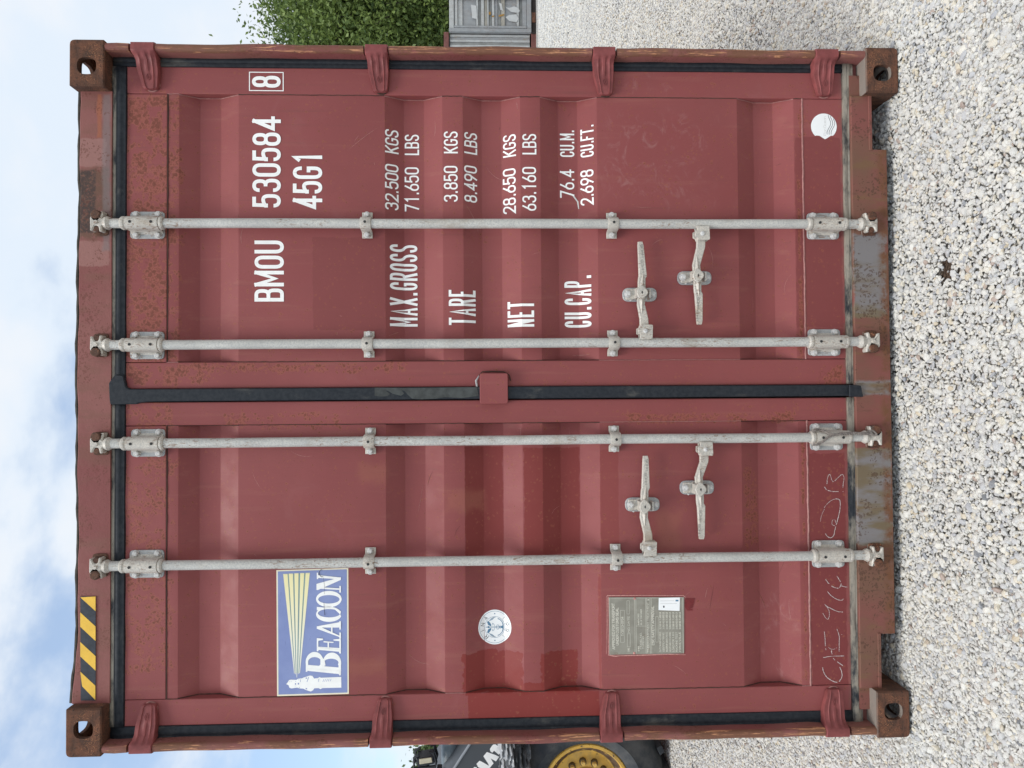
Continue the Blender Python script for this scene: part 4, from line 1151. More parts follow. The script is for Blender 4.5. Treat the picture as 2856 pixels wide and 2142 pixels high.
    # the two small guide clamps
    for px in clamps[ri]:
        zc = at(px, py, 0.04)[1]; hh = 0.0185
        prf = [(-0.046, YD-0.0065), (-0.030, YD-0.0070), (-0.0255, YD-0.012), (-0.024, RY+0.006)]
        for i in range(1, 10):
            t = math.pi*i/10; prf.append((-math.cos(t)*0.0225, RY-0.0215*math.sin(t)))
        prf += [(0.024, RY+0.006), (0.0255, YD-0.012), (0.030, YD-0.0070), (0.046, YD-0.0065)]
        n = len(prf); vs = []
        for z in (zc-hh, zc+hh):
            for dx, y in prf: vs.append((x+dx, y, z))
        k = MB(); k.add(vs, [(i, i+1, n+i+1, n+i) for i in range(n-1)]); o = k.build('guide_clamp', M['galv_warm'], door, smooth=30)
        sm = o.modifiers.new('t', 'SOLIDIFY'); sm.thickness = 0.0052; sm.offset = -1
        bv = o.modifiers.new('b', 'BEVEL'); bv.width = 0.0012; bv.segments = 2; bv.limit_method = 'ANGLE'
        put_bolt(x-0.036, YD-0.0120, zc, door, 0.92); put_bolt(x+0.036, YD-0.0120, zc, door, 0.92); put_plug(x, RY-0.0268, zc, door)

# ---- handles: (rod index, hub pin px, centre plate px, free end px)
HND = [(1, (1798, 924), (1789, 818), (1787, 673)), (0, (1956, 654), (1944, 771), (1953, 904)), (3, (1809, 1526), (1797, 1411), (1802, 1272)), (2, (1965, 1253), (1951, 1363), (1959, 1505))]
for ri, hub, cen, tip in HND:
    x, door, _ = rods[ri]
    HYY = 0.020
    hx, hz = at(*hub, HYY); cx, cz = at(*cen, HYY); tx, tz = at(*tip, HYY); s = 1 if tx > hx else -1
    # hub: folded plate welded on the bar
    k = MB(); q = 0.0265
    hp = [(x+s*0.012, hz-q+0.002), (hx+s*0.020, hz-q), (hx+s*0.022, hz-q+0.004), (hx+s*0.022, hz+q-0.010), (hx+s*0.014, hz+q-0.008), (hx+s*0.010, hz+q), (hx-s*0.010, hz+q), (hx-s*0.012, hz+q-0.008), (x+s*0.012, hz+q-0.006)]
    k.prism(round_poly(hp, 0.002, 2), 0.004, 0.011, inset=0.001); k.prism(round_poly(hp, 0.002, 2), 0.030, 0.037, inset=0.001)
    k.box(*sorted((x+s*0.010, x+s*0.016)), 0.0112, 0.0298, hz-q+0.003, hz+q-0.007)
    k.build('handle_hub', M['galv_warm'], door, smooth=30)
    k = MB(); k.tube((hx, 0.0045, hz), (hx, -0.0015, hz), 0.0085, 0.0060, 16); k.tube((hx, -0.0015, hz), (hx, -0.003, hz), 0.0060, 0.003, 16); k.build('pivot_pin', M['bolt'], door, smooth=40)
    # lever: lofted rounded bar
    mids = [(hx-s*0.004, hz, 0.0165), (hx+s*0.020, hz, 0.0165), (hx+s*0.045, hz+0.001, 0.0160), (cx-s*0.040, cz+0.0015, 0.0145), (cx, cz-0.001, 0.0140), (cx+s*0.040, cz-0.002, 0.0140), (cx+s*0.052, cz-0.003, 0.0135)]
    e = Vector((tx, 0, tz)); f_ = Vector((cx+s*0.062, 0, cz-0.007*(1)))
    for t in (0, .3, .6, .9, 1.0): mids.append((f_.x+(e.x-f_.x)*t, f_.z+(e.z-f_.z)*t, 0.0150-0.0045*t if t < 1 else 0.0085))
    vs = []; n = 8; yf = [0.0205]*3+[0.018, 0.016, 0.018, 0.021, 0.022, 0.022, 0.022, 0.023, 0.026]
    for (a, b, hh), y in zip(mids, yf):
        th = 0.0065
        for (u, v) in ((-1, .3), (-.92, -.75), (-.78, -1), (.78, -1), (.92, -.75), (1, .3), (.9, 1), (-.9, 1)): vs.append((a, y+0.006+v*th, b+u*hh))
    fs = [(i*n+j, i*n+(j+1) % n, (i+1)*n+(j+1) % n, (i+1)*n+j) for i in range(len(mids)-1) for j in range(n)]
    fs += [tuple(range(n)), tuple(range(len(vs)-1, len(vs)-n-1, -1))]
    k = MB(); k.add(vs, fs)
    # diamond rib
    dv = [(cx-s*0.068, cz+0.0, .0185), (cx-s*0.03, cz+0.006, .012), (cx-s*0.03, cz-0.005, .0145), (cx+s*0.03, cz+0.006, .0105), (cx+s*0.03, cz-0.006, .0125), (cx+s*0.066, cz-0.004, .0195)]
    rv = [(cx-s*0.075, .0185, cz), (cx-s*0.03, .0175, cz+0.0085), (cx-s*0.03, .0175, cz-0.0085), (cx-s*0.025, .0075, cz), (cx+s*0.03, .0175, cz+0.0065), (cx+s*0.03, .0175, cz-0.0095), (cx+s*0.025, .0065, cz-0.001), (cx+s*0.072, .0195, cz-0.006)]
    k.add(rv, [(0, 3, 1), (0, 2, 3), (1, 3, 6, 4), (3, 2, 5, 6), (4, 6, 7), (6, 5, 7), (0, 1, 2), (4, 7, 5), (1, 4, 5, 2)])
    ob = k.build('door_handle', M['galv_warm'], door)
    bm = bmesh.new(); bm.from_mesh(ob.data); bmesh.ops.recalc_face_normals(bm, faces=bm.faces); bm.to_mesh(ob.data); bm.free()
    # cast-in marking on the grip
    pr = Print(flat=0.0222); a_ = (cx+s*0.074, cz-0.010); b_ = (tx-s*0.010, tz)
    ux = Vector((b_[0]-a_[0], b_[1]-a_[1])); L0 = ux.length; ux.normalize(); nx_ = Vector((-ux.y, ux.x))
    for part, (t0, t1), sh in (('HH05', (0.0, 0.46), 0.004), ('HH05', (0.53, 0.99), -0.004)):
        hgt = 0.0085
        p0 = Vector(a_)+ux*L0*t0+nx_*(-hgt/2+sh*0.6); p1 = Vector(a_)+ux*L0*t1+nx_*(-hgt/2+sh*0.6)
        if s < 0: # read left to right in the place
            pr.text(part, tuple(p1), tuple(p0), tuple(p1-nx_*-0+(-nx_)*hgt), M['mark'], 0.0011)
        else: pr.text(part, tuple(p0), tuple(p1), tuple(p0+nx_*hgt), M['mark'], 0.0011)
    pr.build('casting_mark', door)
    # keeper plate standing upright behind the lever with catch and bolts
    k = MB(); hpx = 0.0615; ox = cx; oz = cz-0.001
    k.prism(round_poly(rect(ox-0.0245, ox+0.0245, oz-hpx, oz+hpx), 0.0235, 6), YD-0.006, YD-0.0003+PANEL_OFF, inset=0.0015); k.build('handle_plate', M['plate'], door, smooth=35)
    k = MB()
    cp = [(ox-0.019, oz+0.052), (ox+0.019, oz+0.052), (ox+0.019, oz+0.022), (ox+0.023, oz+0.014), (ox+0.026, oz+0.004), (ox+0.012, oz-0.014), (ox+0.0, oz-0.019), (ox-0.012, oz-0.014), (ox-0.024, oz+0.004), (ox-0.021, oz+0.014), (ox-0.019, oz+0.022)]
    k.prism(round_poly(cp, 0.006, 3), YD-0.014, YD-0.0065, inset=0.002)
    cp2 = [(ox-0.027, oz+0.006), (ox-0.016, oz+0.017), (ox-0.004, oz+0.022), (ox+0.004, oz+0.022), (ox+0.016, oz+0.017), (ox+0.027, oz+0.006), (ox+0.022, oz-0.002), (ox+0.008, oz-0.015), (ox, oz-0.018), (ox-0.008, oz-0.015), (ox-0.022, oz-0.002)]
    k.prism(round_poly(cp2, 0.002, 2), -0.004, 0.0062, inset=0.0022)
    k.box(ox-0.017, ox+0.017, 0.0066, 0.050, oz+0.0165, oz+0.0215); k.box(ox-0.016, ox+0.014, 0.012, 0.052, oz-0.031, oz-0.025)
    k.box(ox-0.010, ox+0.008, 0.036, 0.052, oz-0.037, oz-0.0312)
    k.build('handle_catch', M['galv_warm'], door, smooth=30)
    k = MB(); k.prism([(ox-0.006, oz+0.003), (ox, oz+0.0065), (ox+0.006, oz+0.003), (ox, oz+0.0005)], -0.0047, -0.0041); k.build('catch_slot', M['hole'], door)
    put_bolt(ox+0.001, YD-0.0145, oz+0.045, door, 1.05); put_bolt(ox, YD-0.006, oz-0.047, door, 0.95)
    k = MB(); k.tube((ox-0.022, YD-0.012, oz+0.036), (ox-0.022, 0.036, oz+0.036), 0.0028, 0.0028, 8); k.build('split_pin', M['bolt'], door)

# ---- white lettering, painted over the corrugations
def ln(st, x0, x1, ys, ye, wd, door, **kw):
    pr = Print(); BL = on(x1, ys); TL = (BL[0], on(x0, ys)[1]); BR = (on(x1, ye)[0], BL[1])
    pr.text(st, BL, BR, TL, M['white'], wd, **kw); return pr.build('lettering', door)
ln('BMOU', 710, 792, 841, 671, 0.0128, dR, gap=0.16); ln('530584', 704, 783.5, 579, 325, 0.0128, dR, gap=0.17)
ln('45G1', 817, 899, 583, 424, 0.0128, dR, gap=0.17)
ln('8', 703, 783, 245, 212, 0.0128, dR)
pr = Print(); c_ = [on(790, 253), on(790, 202), on(696, 202), on(696, 253)]; xa = (c_[0][0]+c_[3][0])/2; xb = (c_[1][0]+c_[2][0])/2; za = c_[0][1]; zb_ = c_[2][1]
pr.line([(xa, za), (xb, za), (xb, zb_), (xa, zb_)], 0.0032, M['white'], closed=True); pr.build('check_digit_box', dR)
for st, x0, x1, ys, ye in (('32.500', 1074, 1112, 588, 462), ('KGS', 1074, 1112, 431, 366), ('71.650', 1129, 1169, 590, 467), ('LBS', 1129, 1169, 433, 376),
        ('3.850', 1238, 1277, 563, 463), ('KGS', 1238, 1277, 428, 367), ('8.490', 1295, 1331, 567, 466), ('LBS', 1295, 1331, 433, 374),
        ('28.650', 1403, 1439, 594, 468), ('KGS', 1403, 1439, 435, 373), ('63.160', 1457, 1496, 588, 466), ('LBS', 1457, 1496, 431, 374),
        ('76.4', 1562, 1602, 552, 473), ('CU.M.', 1562, 1602, 438, 363), ('2.698', 1619, 1656, 570, 471), ('CU.FT.', 1619, 1656, 435, 346)):
    ln(st, x0, x1, ys, ye, 0.0058, dR, gap=0.20 if st[0].isdigit() else 0.16)
for st, x0, x1, ys, ye in (('MAX.GROSS', 1088, 1165, 911, 684), ('TARE', 1252, 1327, 908, 811), ('NET', 1416, 1490, 911, 840), ('CU.CAP.', 1575, 1650, 912, 766)):
    ln(st, x0, x1, ys, ye, 0.0092, dR, gap=0.14)
pr = Print(); pr.line([on(1590, 540), on(1598, 545), on(1606, 556), on(1611, 563), on(1614, 583)], [0.004, 0.006, 0.005, 0.005, 0.003], M['grey_print']); pr.build('paint_smear', dR)

# ---- BEACON sticker on the left leaf
pr = Print(flat=YD+PANEL_OFF)
def zb(a, b): return at(760+a*0.22312, 1580+b*0.22312, YD+PANEL_OFF)
def P(*pts): return [zb(*p) for p in pts]
pr.shape(P((50, 45), (948, 18), (955, 1592), (58, 1620)), M['cream'], 0.0008)
pr.shape(P((67, 61), (930, 34), (937, 1574), (76, 1600)), M['blue'], 0.0011)
# light rays
tipx = (310, 1385)
ray_top = [(135, 190, 93), (205, 257, 88), (275, 327, 84), (348, 398, 82), (416, 468, 80)]
ray_bot = [(272, 278, 1335), (286, 293, 1345), (303, 309, 1385), (321, 327, 1342), (336, 344, 1333)]
pr.shape(P((190, 92), (416, 82), (335, 1330), (279, 1330)), M['ray_gap'], 0.0013)
for (a, b, y), (c, d, y2) in zip(ray_top, ray_bot): pr.shape(P((a, y), (b, y-2), (d, y2), (c, y2)), M['ray'], 0.0016)
# lighthouse
lh = [(172, 1468), (196, 1440), (208, 1418), (232, 1412), (300, 1415), (318, 1402), (345, 1398), (372, 1395), (390, 1385), (415, 1378), (440, 1370), (470, 1360), (500, 1365), (522, 1398), (570, 1392), (590, 1380), (608, 1388),
      (860, 1378), (862, 1512), (625, 1518), (600, 1532), (580, 1518), (525, 1520), (508, 1545), (480, 1560), (450, 1552), (415, 1540), (388, 1525), (345, 1522), (310, 1512), (240, 1522), (215, 1515), (200, 1480)]
pr.shape(P(*lh), M['white'], 0.0016)
for a, b, c, d, wd in ((455, 1380, 432, 1440, .0018), (582, 1400, 576, 1438, .0014), (355, 1405, 350, 1442, .0013), (735, 1400, 722, 1432, .0012), (710, 1402, 698, 1434, .0012), (688, 1404, 676, 1436, .0012), (665, 1406, 652, 1438, .0012), (642, 1408, 630, 1440, .0012)):
    pr.line(P((a, b), (c, d)), wd, M['blue'], lift=0.0019)
for a, b, w_2, h_2 in ((290, 1465, 12, 20), (326, 1462, 16, 20), (425, 1392, 18, 14), (425, 1525, 18, 14), (332, 1415, 12, 5), (338, 1508, 12, 5), (290, 1436, 14, 3), (290, 1492, 14, 3), (215, 1436, 3, 12), (235, 1436, 3, 12)):
    pr.shape(P((a-w_2/2, b-h_2/2), (a+w_2/2, b-h_2/2), (a+w_2/2, b+h_2/2), (a-w_2/2, b+h_2/2)), M['blue'], 0.0019)
# serif word; glyph space = zoomed photo pixels, x grows downwards in the place, y grows to the left
WH = M['white']; sl = 0.0015
q4n = [0]
def q4(*p):
    q4n[0] += 1; pr.shape(P(*p), WH, 0.0022+0.00013*(q4n[0] % 7))
def arc(cx, cy, rx, ry, a0, a1, n=22): return [(cx+rx*math.cos(R(a0+(a1-a0)*i/n)), cy+ry*math.sin(R(a0+(a1-a0)*i/n))) for i in range(n+1)]
def band(o, i, lift=None):
    n = len(o); pr.poly(P(*o)+P(*i), [(k_, k_+1, n+k_+1, n+k_) for k_ in range(n-1)], WH, lift if lift else 0.0016)
# B (large)
q4((416, 1312), (430, 1275), (838, 1300), (858, 1355), (840, 1360), (828, 1340), (440, 1296), (436, 1314))
pr.shape(P((418, 1225), (858, 1262), (858, 1345), (418, 1300)), WH, 0.0017)
band(arc(528, 1195, 112, 130, 175, 405, 26), arc(528, 1192, 82, 62, 175, 405, 26), 0.0018)
band(arc(745, 1205, 115, 132, 150, 385, 26), arc(735, 1200, 92, 50, 150, 385, 26), 0.0019)
pr.shape(P((418, 1180), (448, 1180), (448, 1240), (418, 1240)), WH, 0.0020); pr.shape(P((825, 1200), (858, 1205), (858, 1280), (828, 1280)), WH, 0.0020)
pr.shape(P((600, 1150), (650, 1150), (665, 1235), (600, 1235)), WH, 0.0021)
# E
pr.shape(P((557, 1000), (857, 1018), (857, 1062), (557, 1040)), WH, 0.0017)
q4((556, 1056), (574, 1056), (580, 1040), (830, 1062), (840, 1085), (857, 1085), (857, 1040), (556, 1010))
q4((556, 893), (575, 893), (575, 1000), (556, 1010)); q4((575, 893), (634, 898), (634, 914), (575, 925))
q4((838, 915), (857, 915), (857, 1030), (838, 1030)); q4((765, 908), (857, 900), (857, 932), (765, 922))
q4((690, 950), (708, 950), (708, 1020), (690, 1020)); q4((640, 930), (765, 940), (765, 952), (640, 946))
# A
q4((556, 760), (556, 745), (857, 690), (857, 760)); q4((556, 775), (556, 745), (620, 760), (857, 870), (857, 885))
q4((735, 740), (752, 738), (752, 830), (735, 822)); q4((838, 680), (857, 680), (857, 785), (838, 785)); q4((838, 820), (857, 822), (857, 905), (838, 900))
# C
band(arc(706, 595, 160, 95, 15, 345, 34), arc(710, 582, 140, 52, 15, 345, 34), 0.0018)
q4((556, 503), (590, 505), (668, 512), (664, 526), (610, 545), (556, 545)); q4((770, 515), (800, 520), (858, 560), (848, 600), (820, 570), (775, 530))
# O
band(arc(706, 405, 160, 102, 0, 360, 40), arc(706, 408, 133, 53, 0, 360, 40), 0.0018)
# N
q4((556, 75), (572, 75), (574, 155), (556, 155)); q4((556, 105), (620, 110), (857, 135), (857, 165), (740, 150), (556, 140))
q4((552, 290), (552, 215), (857, 130), (857, 165), (570, 292)); q4((838, 240), (857, 240), (857, 323), (838, 323)); q4((590, 255), (840, 270), (840, 290), (590, 275))
# wire twig hanging over it
pr.line(P((625, 40), (605, 38), (590, 60), (585, 90), (600, 115), (620, 130), (635, 120)), 0.0016, M['black_print'], lift=0.0034)
pr.line(P((638, 135), (652, 230), (650, 345)), 0.0007, M['black_print'], lift=0.0034); pr.line(P((645, 440), (650, 530), (658, 605)), [0.0007, 0.0012, 0.002], M['black_print'], lift=0.0034)
st = pr.build('sticker', dL); st['label'] = 'blue rectangular sticker with lighthouse, yellow rays and the word BEACON'

# ---- round RINA sticker draped over a groove
pr = Print(); c0 = on(1380, 1748.5); rz_ = abs(on(1334, 1748.5)[1]-on(1426, 1748.5)[1])/2; rx_ = abs(on(1380, 1700)[0]-on(1380, 1797)[0])/2
def E_(k_, n=48): return ell(c0[0], c0[1], rx_*k_, rz_*k_, n)
pr.shape(E_(1.0), M['sticker_white'], 0.0008); pr.ring(E_(0.925), E_(0.908), M['blue_print'], 0.0011); pr.ring(E_(0.615), E_(0.600), M['blue_print'], 0.0011)
def rt(ang, rad): return (c0[0]+rx_*rad*math.sin(R(ang)), c0[1]+rz_*rad*math.cos(R(ang)))
def around(ch, ang, flip=False, h=0.15, wdt=0.13):
    c = np.array(rt(ang, 0.75)); u = np.array([math.sin(R(ang)), math.cos(R(ang))]); r_ = np.array([math.cos(R(ang)), -math.sin(R(ang))])
    if flip: u = -u; r_ = -r_
    H_ = rz_*h*1.5; W2 = rx_*wdt*1.35 if ch not in 'I1' else rx_*0.05
    BL = c-u*H_/2-r_*W2/2; pr.text(ch, tuple(BL), tuple(BL+r_*W2), tuple(BL+u*H_), M['black_print'], 0.0015)
for ch, a in (('R', -48), ('I', -14), ('N', 13), ('A', 44)): around(ch, a)
for ch, a in (('1', 225), ('8', 193), ('6', 166), ('1', 137)): around(ch, a, True)
for a in (-90, 90): q = rt(a, 0.77); pr.shape(ell(q[0], q[1], .0022, .0022, 10), M['blue_print'], 0.0012)
BP = M['blue_print']
def e_(u, v): return (c0[0]+rx_*u, c0[1]+rz_*v)
pr.line([e_(0, .55), e_(0, -.5)], 0.0022, BP); pr.shape(ell(*e_(0, .38), .0035, .004, 12), BP)
for s in (-1, 1):
    pr.shape([e_(s*.04, .22), e_(s*.12, .40), e_(s*.30, .47), e_(s*.36, .40), e_(s*.26, .30), e_(s*.14, .22)], BP, 0.0013)
    for j in range(5): pr.line([e_(s*(.34+.02*j), .36-.05*j), e_(s*(.50+.02*j), .22-.06*j), e_(s*(.56), .06-.03*j)], 0.0009, BP, lift=0.0012)
    pr.line([e_(s*.02, -.02), e_(s*.18, .06), e_(s*.22, .14), e_(s*.10, .12)], 0.0010, BP, lift=0.0014)
    pr.line([e_(0, -.50), e_(s*.14, -.50), e_(s*.30, -.44), e_(s*.44, -.30), e_(s*.48, -.18)], [0.004, .003, .002, .002, .003], BP, lift=0.0015)
    pr.line([e_(0, -.10), e_(s*.12, -.14), e_(s*.12, -.22), e_(0, -.28), e_(-s*.10, -.34)], 0.0012, BP, lift=0.0016)
pr.shape([e_(-.10, -.50), e_(0, -.28), e_(.10, -.50)], BP, 0.0017)
o = pr.build('sticker', dL); o['label'] = 'round white sticker with anchor emblem reading RINA 1861'

# ---- round wave sticker on the right leaf's bottom rail, lower edge painted over
pr = Print(flat=YD); c1 = at(2297.5, 353, YD); r1 = 0.0475
pts = [(c1[0]+r1*math.cos(R(a)), c1[1]+r1*math.sin(R(a))) for a in range(0, 360, 8)]
cutx = at(2297, 379, YD)[0]
pts2 = []
for x_, z_ in pts:
    if x_ < cutx: x_ = max(x_, cutx-0.012*max(0, 1-abs(z_-c1[1]+0.004)/0.02)+0.001*math.sin(z_*900))
    pts2.append((x_, z_))
pr.shape(pts2, M['sticker_white'], 0.0008)
for j in range(3):
    w3 = []
    for i in range(24):
        x_ = c1[0]+r1*0.88-i*0.0031; z_ = c1[1]-0.0185-j*0.0075-0.0055*math.sin((x_-c1[0])*95+0.6)-0.004*(x_-c1[0])/r1
        if x_ > cutx-0.002 and (x_-c1[0])**2+(z_-c1[1])**2 < (r1*0.98)**2: w3.append((x_, z_))
    pr.line(w3, 0.0014, M['black_print'], lift=0.0013)
pr.text('Pan Ocean', (cutx+0.001, c1[1]-0.0085), (c1[0]+0.036, c1[1]-0.0085), (cutx+0.001, c1[1]+0.0015), M['grey_print'], 0.0009)
o = pr.build('sticker', dR); o['label'] = 'round white sticker with three black wavy lines, its edge painted over'

# ---- thin scratches in the paint
M['scratch'] = simple('scratched_paint', (0.40, 0.20, 0.18), 0.6, var=0.3, scale=90, spec=0.2); M['scratch_d'] = simple('dark_scratch', (0.10, 0.035, 0.03), 0.7, spec=0.2)
for dd_, xa_, xb_ in ((dR, SR0+0.02, SR1-0.02), (dL, SL0+0.02, SL1-0.02)):
    pr = Print(); r5 = random.Random(21 if dd_ is dR else 22)
    for i in range(46):
        x_ = r5.uniform(xa_, xb_); z_ = r5.uniform(Z_BR+0.05, Z_TR-0.25); L5 = r5.choice((0.01, 0.015, 0.03, 0.06, 0.11))*r5.uniform(0.6, 1.2); an = r5.gauss(0, 0.35)+(math.pi/2 if r5.random() < 0.3 else 0); cv = r5.uniform(-0.5, 0.5)
        pts = [(x_+L5*t*math.cos(an+cv*t), z_+L5*t*math.sin(an+cv*t)) for t in (0, .2, .4, .6, .8, 1)]
        pts = [(min(max(a, xa_), xb_), b) for a, b in pts]
        if any(abs(b-g) < 0.002 for a, b in pts for q in GROOVES for g in q): continue
        wd5 = r5.uniform(0.0006, 0.0014)
        pr.line(pts, [wd5*k_ for k_ in (.2, .8, 1, .9, .6, .2)], M['scratch'] if r5.random() < 0.75 else M['scratch_d'], lift=0.0006)
    pr.build('scratches', dd_)

# ---- approval plate
PY = YD+PANEL_OFF-0.002
def zc_(a, b, y=PY): return at(1680+a*0.12206, 1650+b*0.12206, y)
k = MB(); k.prism([zc_(150, 130), zc_(1870, 128), zc_(1872, 1412), (zc_(165, 1445))], PY, YD+PANEL_OFF-0.0002, inset=0.0004); k.build('approval_plate', M['csc'], dL)
pr = Print(flat=PY)
def C(*p): return [zc_(*q) for q in p]
T_ = M['csc_text']
for y0_, y1_ in ((150, 1440),):
    pr.line(C((158, 150), (165, 1430)), .0009, T_)
for xx in (735, 765, 985, 1010, 1085, 1115, 1835): pr.line(C((xx, 150), (xx+12, 1410)), 0.0010, T_, lift=0.0009)
pr.line(C((150, 148), (1850, 140)), 0.0009, T_, lift=0.0009); pr.line(C((765, 785), (985, 785)), .0009, T_, lift=.0012)
for b in ((415, 425, 500, 1155), (560, 205, 615, 510), (570, 960, 635, 1260), (1215, 570, 1275, 1150)):
    pr.line(C((b[0], b[1]), (b[2], b[1]), (b[2], b[3]), (b[0], b[3])), 0.0008, T_, closed=True, lift=0.0012)
def ct(st, x0, x1, ys, ye, wd=0.0013, mat=None): 
    BL = zc_(x1, ys); TL = (BL[0], zc_(x0, ys)[1]); BR = (zc_(x1, ye)[0], BL[1]); pr.text(st, BL, BR, TL, mat or T_, wd)
ct('APPROVED FOR TRANSPORT', 225, 290, 1320, 262, 0.0016); ct('UNDER CUSTOMS SEAL', 312, 375, 1225, 365, 0.0016); ct('T/2013-0934', 432, 486, 1010, 570)
ct('CSC SAFETY APPROVAL', 1130, 1190, 1222, 322, 0.0017); ct('TYPE', 580, 625, 1370, 1285, .0009); ct('NO. DATE', 580, 625, 930, 560, .0009)
for i, s_ in enumerate(('DATE MANUFACTURED', 'IDENTIFICATION NO.', 'MAXIMUM GROSS MASS', 'ALLOWABLE STACKING', 'LOAD FOR 1.8 G', 'RACKING TEST', 'FORCE VALUE')):
    ct(s_, 1300+i*75, 1345+i*75, 1370, 920, 0.0009)
for i in range(7):
    if i < 1 or True: ct(('32.500 KG 71.650 LB', '3.850 KG 8.490 LB')[i % 2], 1300+i*75, 1345+i*75, 860, 470, 0.0009)
for i, s_ in enumerate(('TIMBER COMPONENT TREATMENT', 'IM')): ct(s_, 1025, 1072, 1390 if i == 0 else 200, 240 if i == 0 else 170, .0009)
ct('OWNER', 810, 850, 1360, 1240, .0009); ct('MODEL NO.', 860, 900, 1310, 930, .0009); ct('TYPE NO.', 915, 955, 1310, 1000, .0009); ct('MANUFACTURER', 805, 845, 760, 500, .0009); ct('NO. OF CONTAINER', 870, 905, 760, 400, .0009)
pr.shape(C((1285, 140), (1770, 130), (1762, 440), (1280, 420)), M['sticker_white'], 0.0015)
pr.shape(C((1670, 185), (1735, 185), (1735, 220), (1670, 220)), M['blue_print'], 0.0018); pr.shape(C((1385, 320), (1418, 322), (1416, 365), (1388, 365)), M['black_print'], 0.0018)
pr.line(C((1320, 275), (1700, 265)), .0012, M['grey_print'], lift=.0018); pr.line(C((1320, 210), (1640, 205)), .0012, M['grey_print'], lift=.0018)
pr.build('plate_print', dL)
pr = Print()
to = lambda *p: [zc_(a, b, YD+PANEL_OFF) for a, b in p]
pr.line(to((95, 110), (120, 90), (900, 85), (1850, 90), (1900, 130)), [0.002, .0035, .0022, .0022, .003], M['torn'])
pr.line(to((130, 120), (125, 700), (140, 1450), (300, 1475), (430, 1460)), [.004, .0025, .003, .0045, .002], M['torn'])
pr.line(to((90, 110), (95, 800), (90, 1430)), 0.0012, M['torn']); pr.line(to((430, 1462), (900, 1450), (1500, 1430), (1900, 1440)), [.003, .0042, .0028, .0015], M['torn'])
pr.shape(to((1905, 150), (2110, 150), (2085, 290), (2060, 365), (1980, 380), (2060, 400), (2060, 430), (1940, 430), (1870, 330), (1885, 200)), M['fresh'])
pr.build('torn_paint', dL)
for a, b in ((740, 160), (730, 1405)): 
    q = zc_(a, b); k = MB(); k.tube((q[0], PY, q[1]), (q[0], PY-0.003, q[1]), 0.0045, 0.003, 12); k.build('rivet', M['torn'], dL, smooth=True)

# ---- hazard tape on the header
pr = Print(flat=HY-0.0012)
def zt_(a, b): return at(150+a*0.27125, 1400+b*0.27125, HY-0.002)
pr.shape([zt_(273, 972), zt_(430, 972), zt_(430, 2042), zt_(278, 2042)], M['tape_k'], 0.0008)
for j in range(3):
    y = 1135+j*304.5
    pts = [(273, y), (430, y+145), (430, y+294), (273, y+148)]
    if j == 2: pts = [(273, y), (428, y+145), (428, y+292), (292, y+150)]
    pr.shape([zt_(*p) for p in pts], M['tape_y'], 0.0013)
pr.shape([zt_(273, 980), zt_(430, 972), zt_(430, 1122)], M['tape_y'], 0.0013)
o = pr.build('hazard_tape', box); o['label'] = 'yellow and black striped tape on the header'

# ---- chalk writing on the left leaf's bottom rail
pr = Print(flat=YD)
def zk(a, b, base): return at(2100+a*0.27125, base+b*0.27125, YD)
def chalk(base, pts, wd=0.0024):
    q = [zk(a, b, base) for a, b in pts]; out = []
    for i in range(len(q)-1):
        for t in (0, .25, .5, .75): out.append((q[i][0]*(1-t)+q[i+1][0]*t+rng.gauss(0, .0003), q[i][1]*(1-t)+q[i+1][1]*t+rng.gauss(0, .0003)))
    out.append(q[-1]); i = 0
    while i < len(out)-1:
        n5 = rng.randint(2, 7); seg_ = out[i:i+n5+1]
        if len(seg_) > 1 and rng.random() > 0.12: pr.line(seg_, [wd*rng.uniform(0.3, 1.1) for _ in seg_], M['chalk'])
        i += n5
def sm(pts):
    out = []
    for i in range(len(pts)-1):
        p0 = pts[max(i-1, 0)]; p1 = pts[i]; p2 = pts[i+1]; p3 = pts[min(i+2, len(pts)-1)]
        for t in (0, .33, .66):
            out.append(tuple(0.5*((2*p1[k_])+(-p0[k_]+p2[k_])*t+(2*p0[k_]-5*p1[k_]+4*p2[k_]-p3[k_])*t*t+(-p0[k_]+3*p1[k_]-3*p2[k_]+p3[k_])*t**3) for k_ in (0, 1)))
    return out+[pts[-1]]
chalk(1692, sm([(715, 625), (725, 670), (760, 725), (820, 765), (870, 775), (905, 740), (915, 700), (905, 650), (890, 620)]), .003)
chalk(1692, sm([(925, 605), (880, 575), (825, 530), (805, 450)]), .003); chalk(1692, [(720, 522), (800, 508), (935, 505)], .0026)
chalk(1692, sm([(732, 255), (738, 300), (742, 380), (750, 445)])); chalk(1692, sm([(862, 228), (885, 300), (886, 370), (885, 460)])); chalk(1692, sm([(755, 400), (800, 435), (850, 430), (880, 400)]), .0014); chalk(1692, [(908, 285), (922, 285)], .003)
chalk(1400, sm([(735, 1050), (765, 1085), (785, 1140), (775, 1200), (750, 1195), (715, 1140)]), .0018); chalk(1400, sm([(745, 1065), (800, 1095), (870, 1125), (935, 1130)]), .0026)
chalk(1400, sm([(765, 920), (800, 960), (860, 1000), (910, 1010), (930, 995)]), .0022)
chalk(1400, sm([(745, 795), (790, 850), (840, 880), (880, 885), (900, 860), (905, 830), (880, 790), (862, 760)]), .0028); chalk(1400, [(900, 860), (930, 870), (970, 875)], .0022)
chalk(1400, sm([(745, 325), (765, 355), (800, 368), (830, 340), (845, 270), (870, 180), (895, 60), (890, -20), (850, -33)]), .0030)
chalk(980, sm([(850, 1515), (800, 1535), (755, 1575), (725, 1615)]), .0018); chalk(1400, sm([(735, 70), (715, 110), (700, 150), (692, 200)]), .0012); chalk(1400, sm([(840, 245), (812, 230), (815, 190), (840, 180), (850, 215)]), .0018)
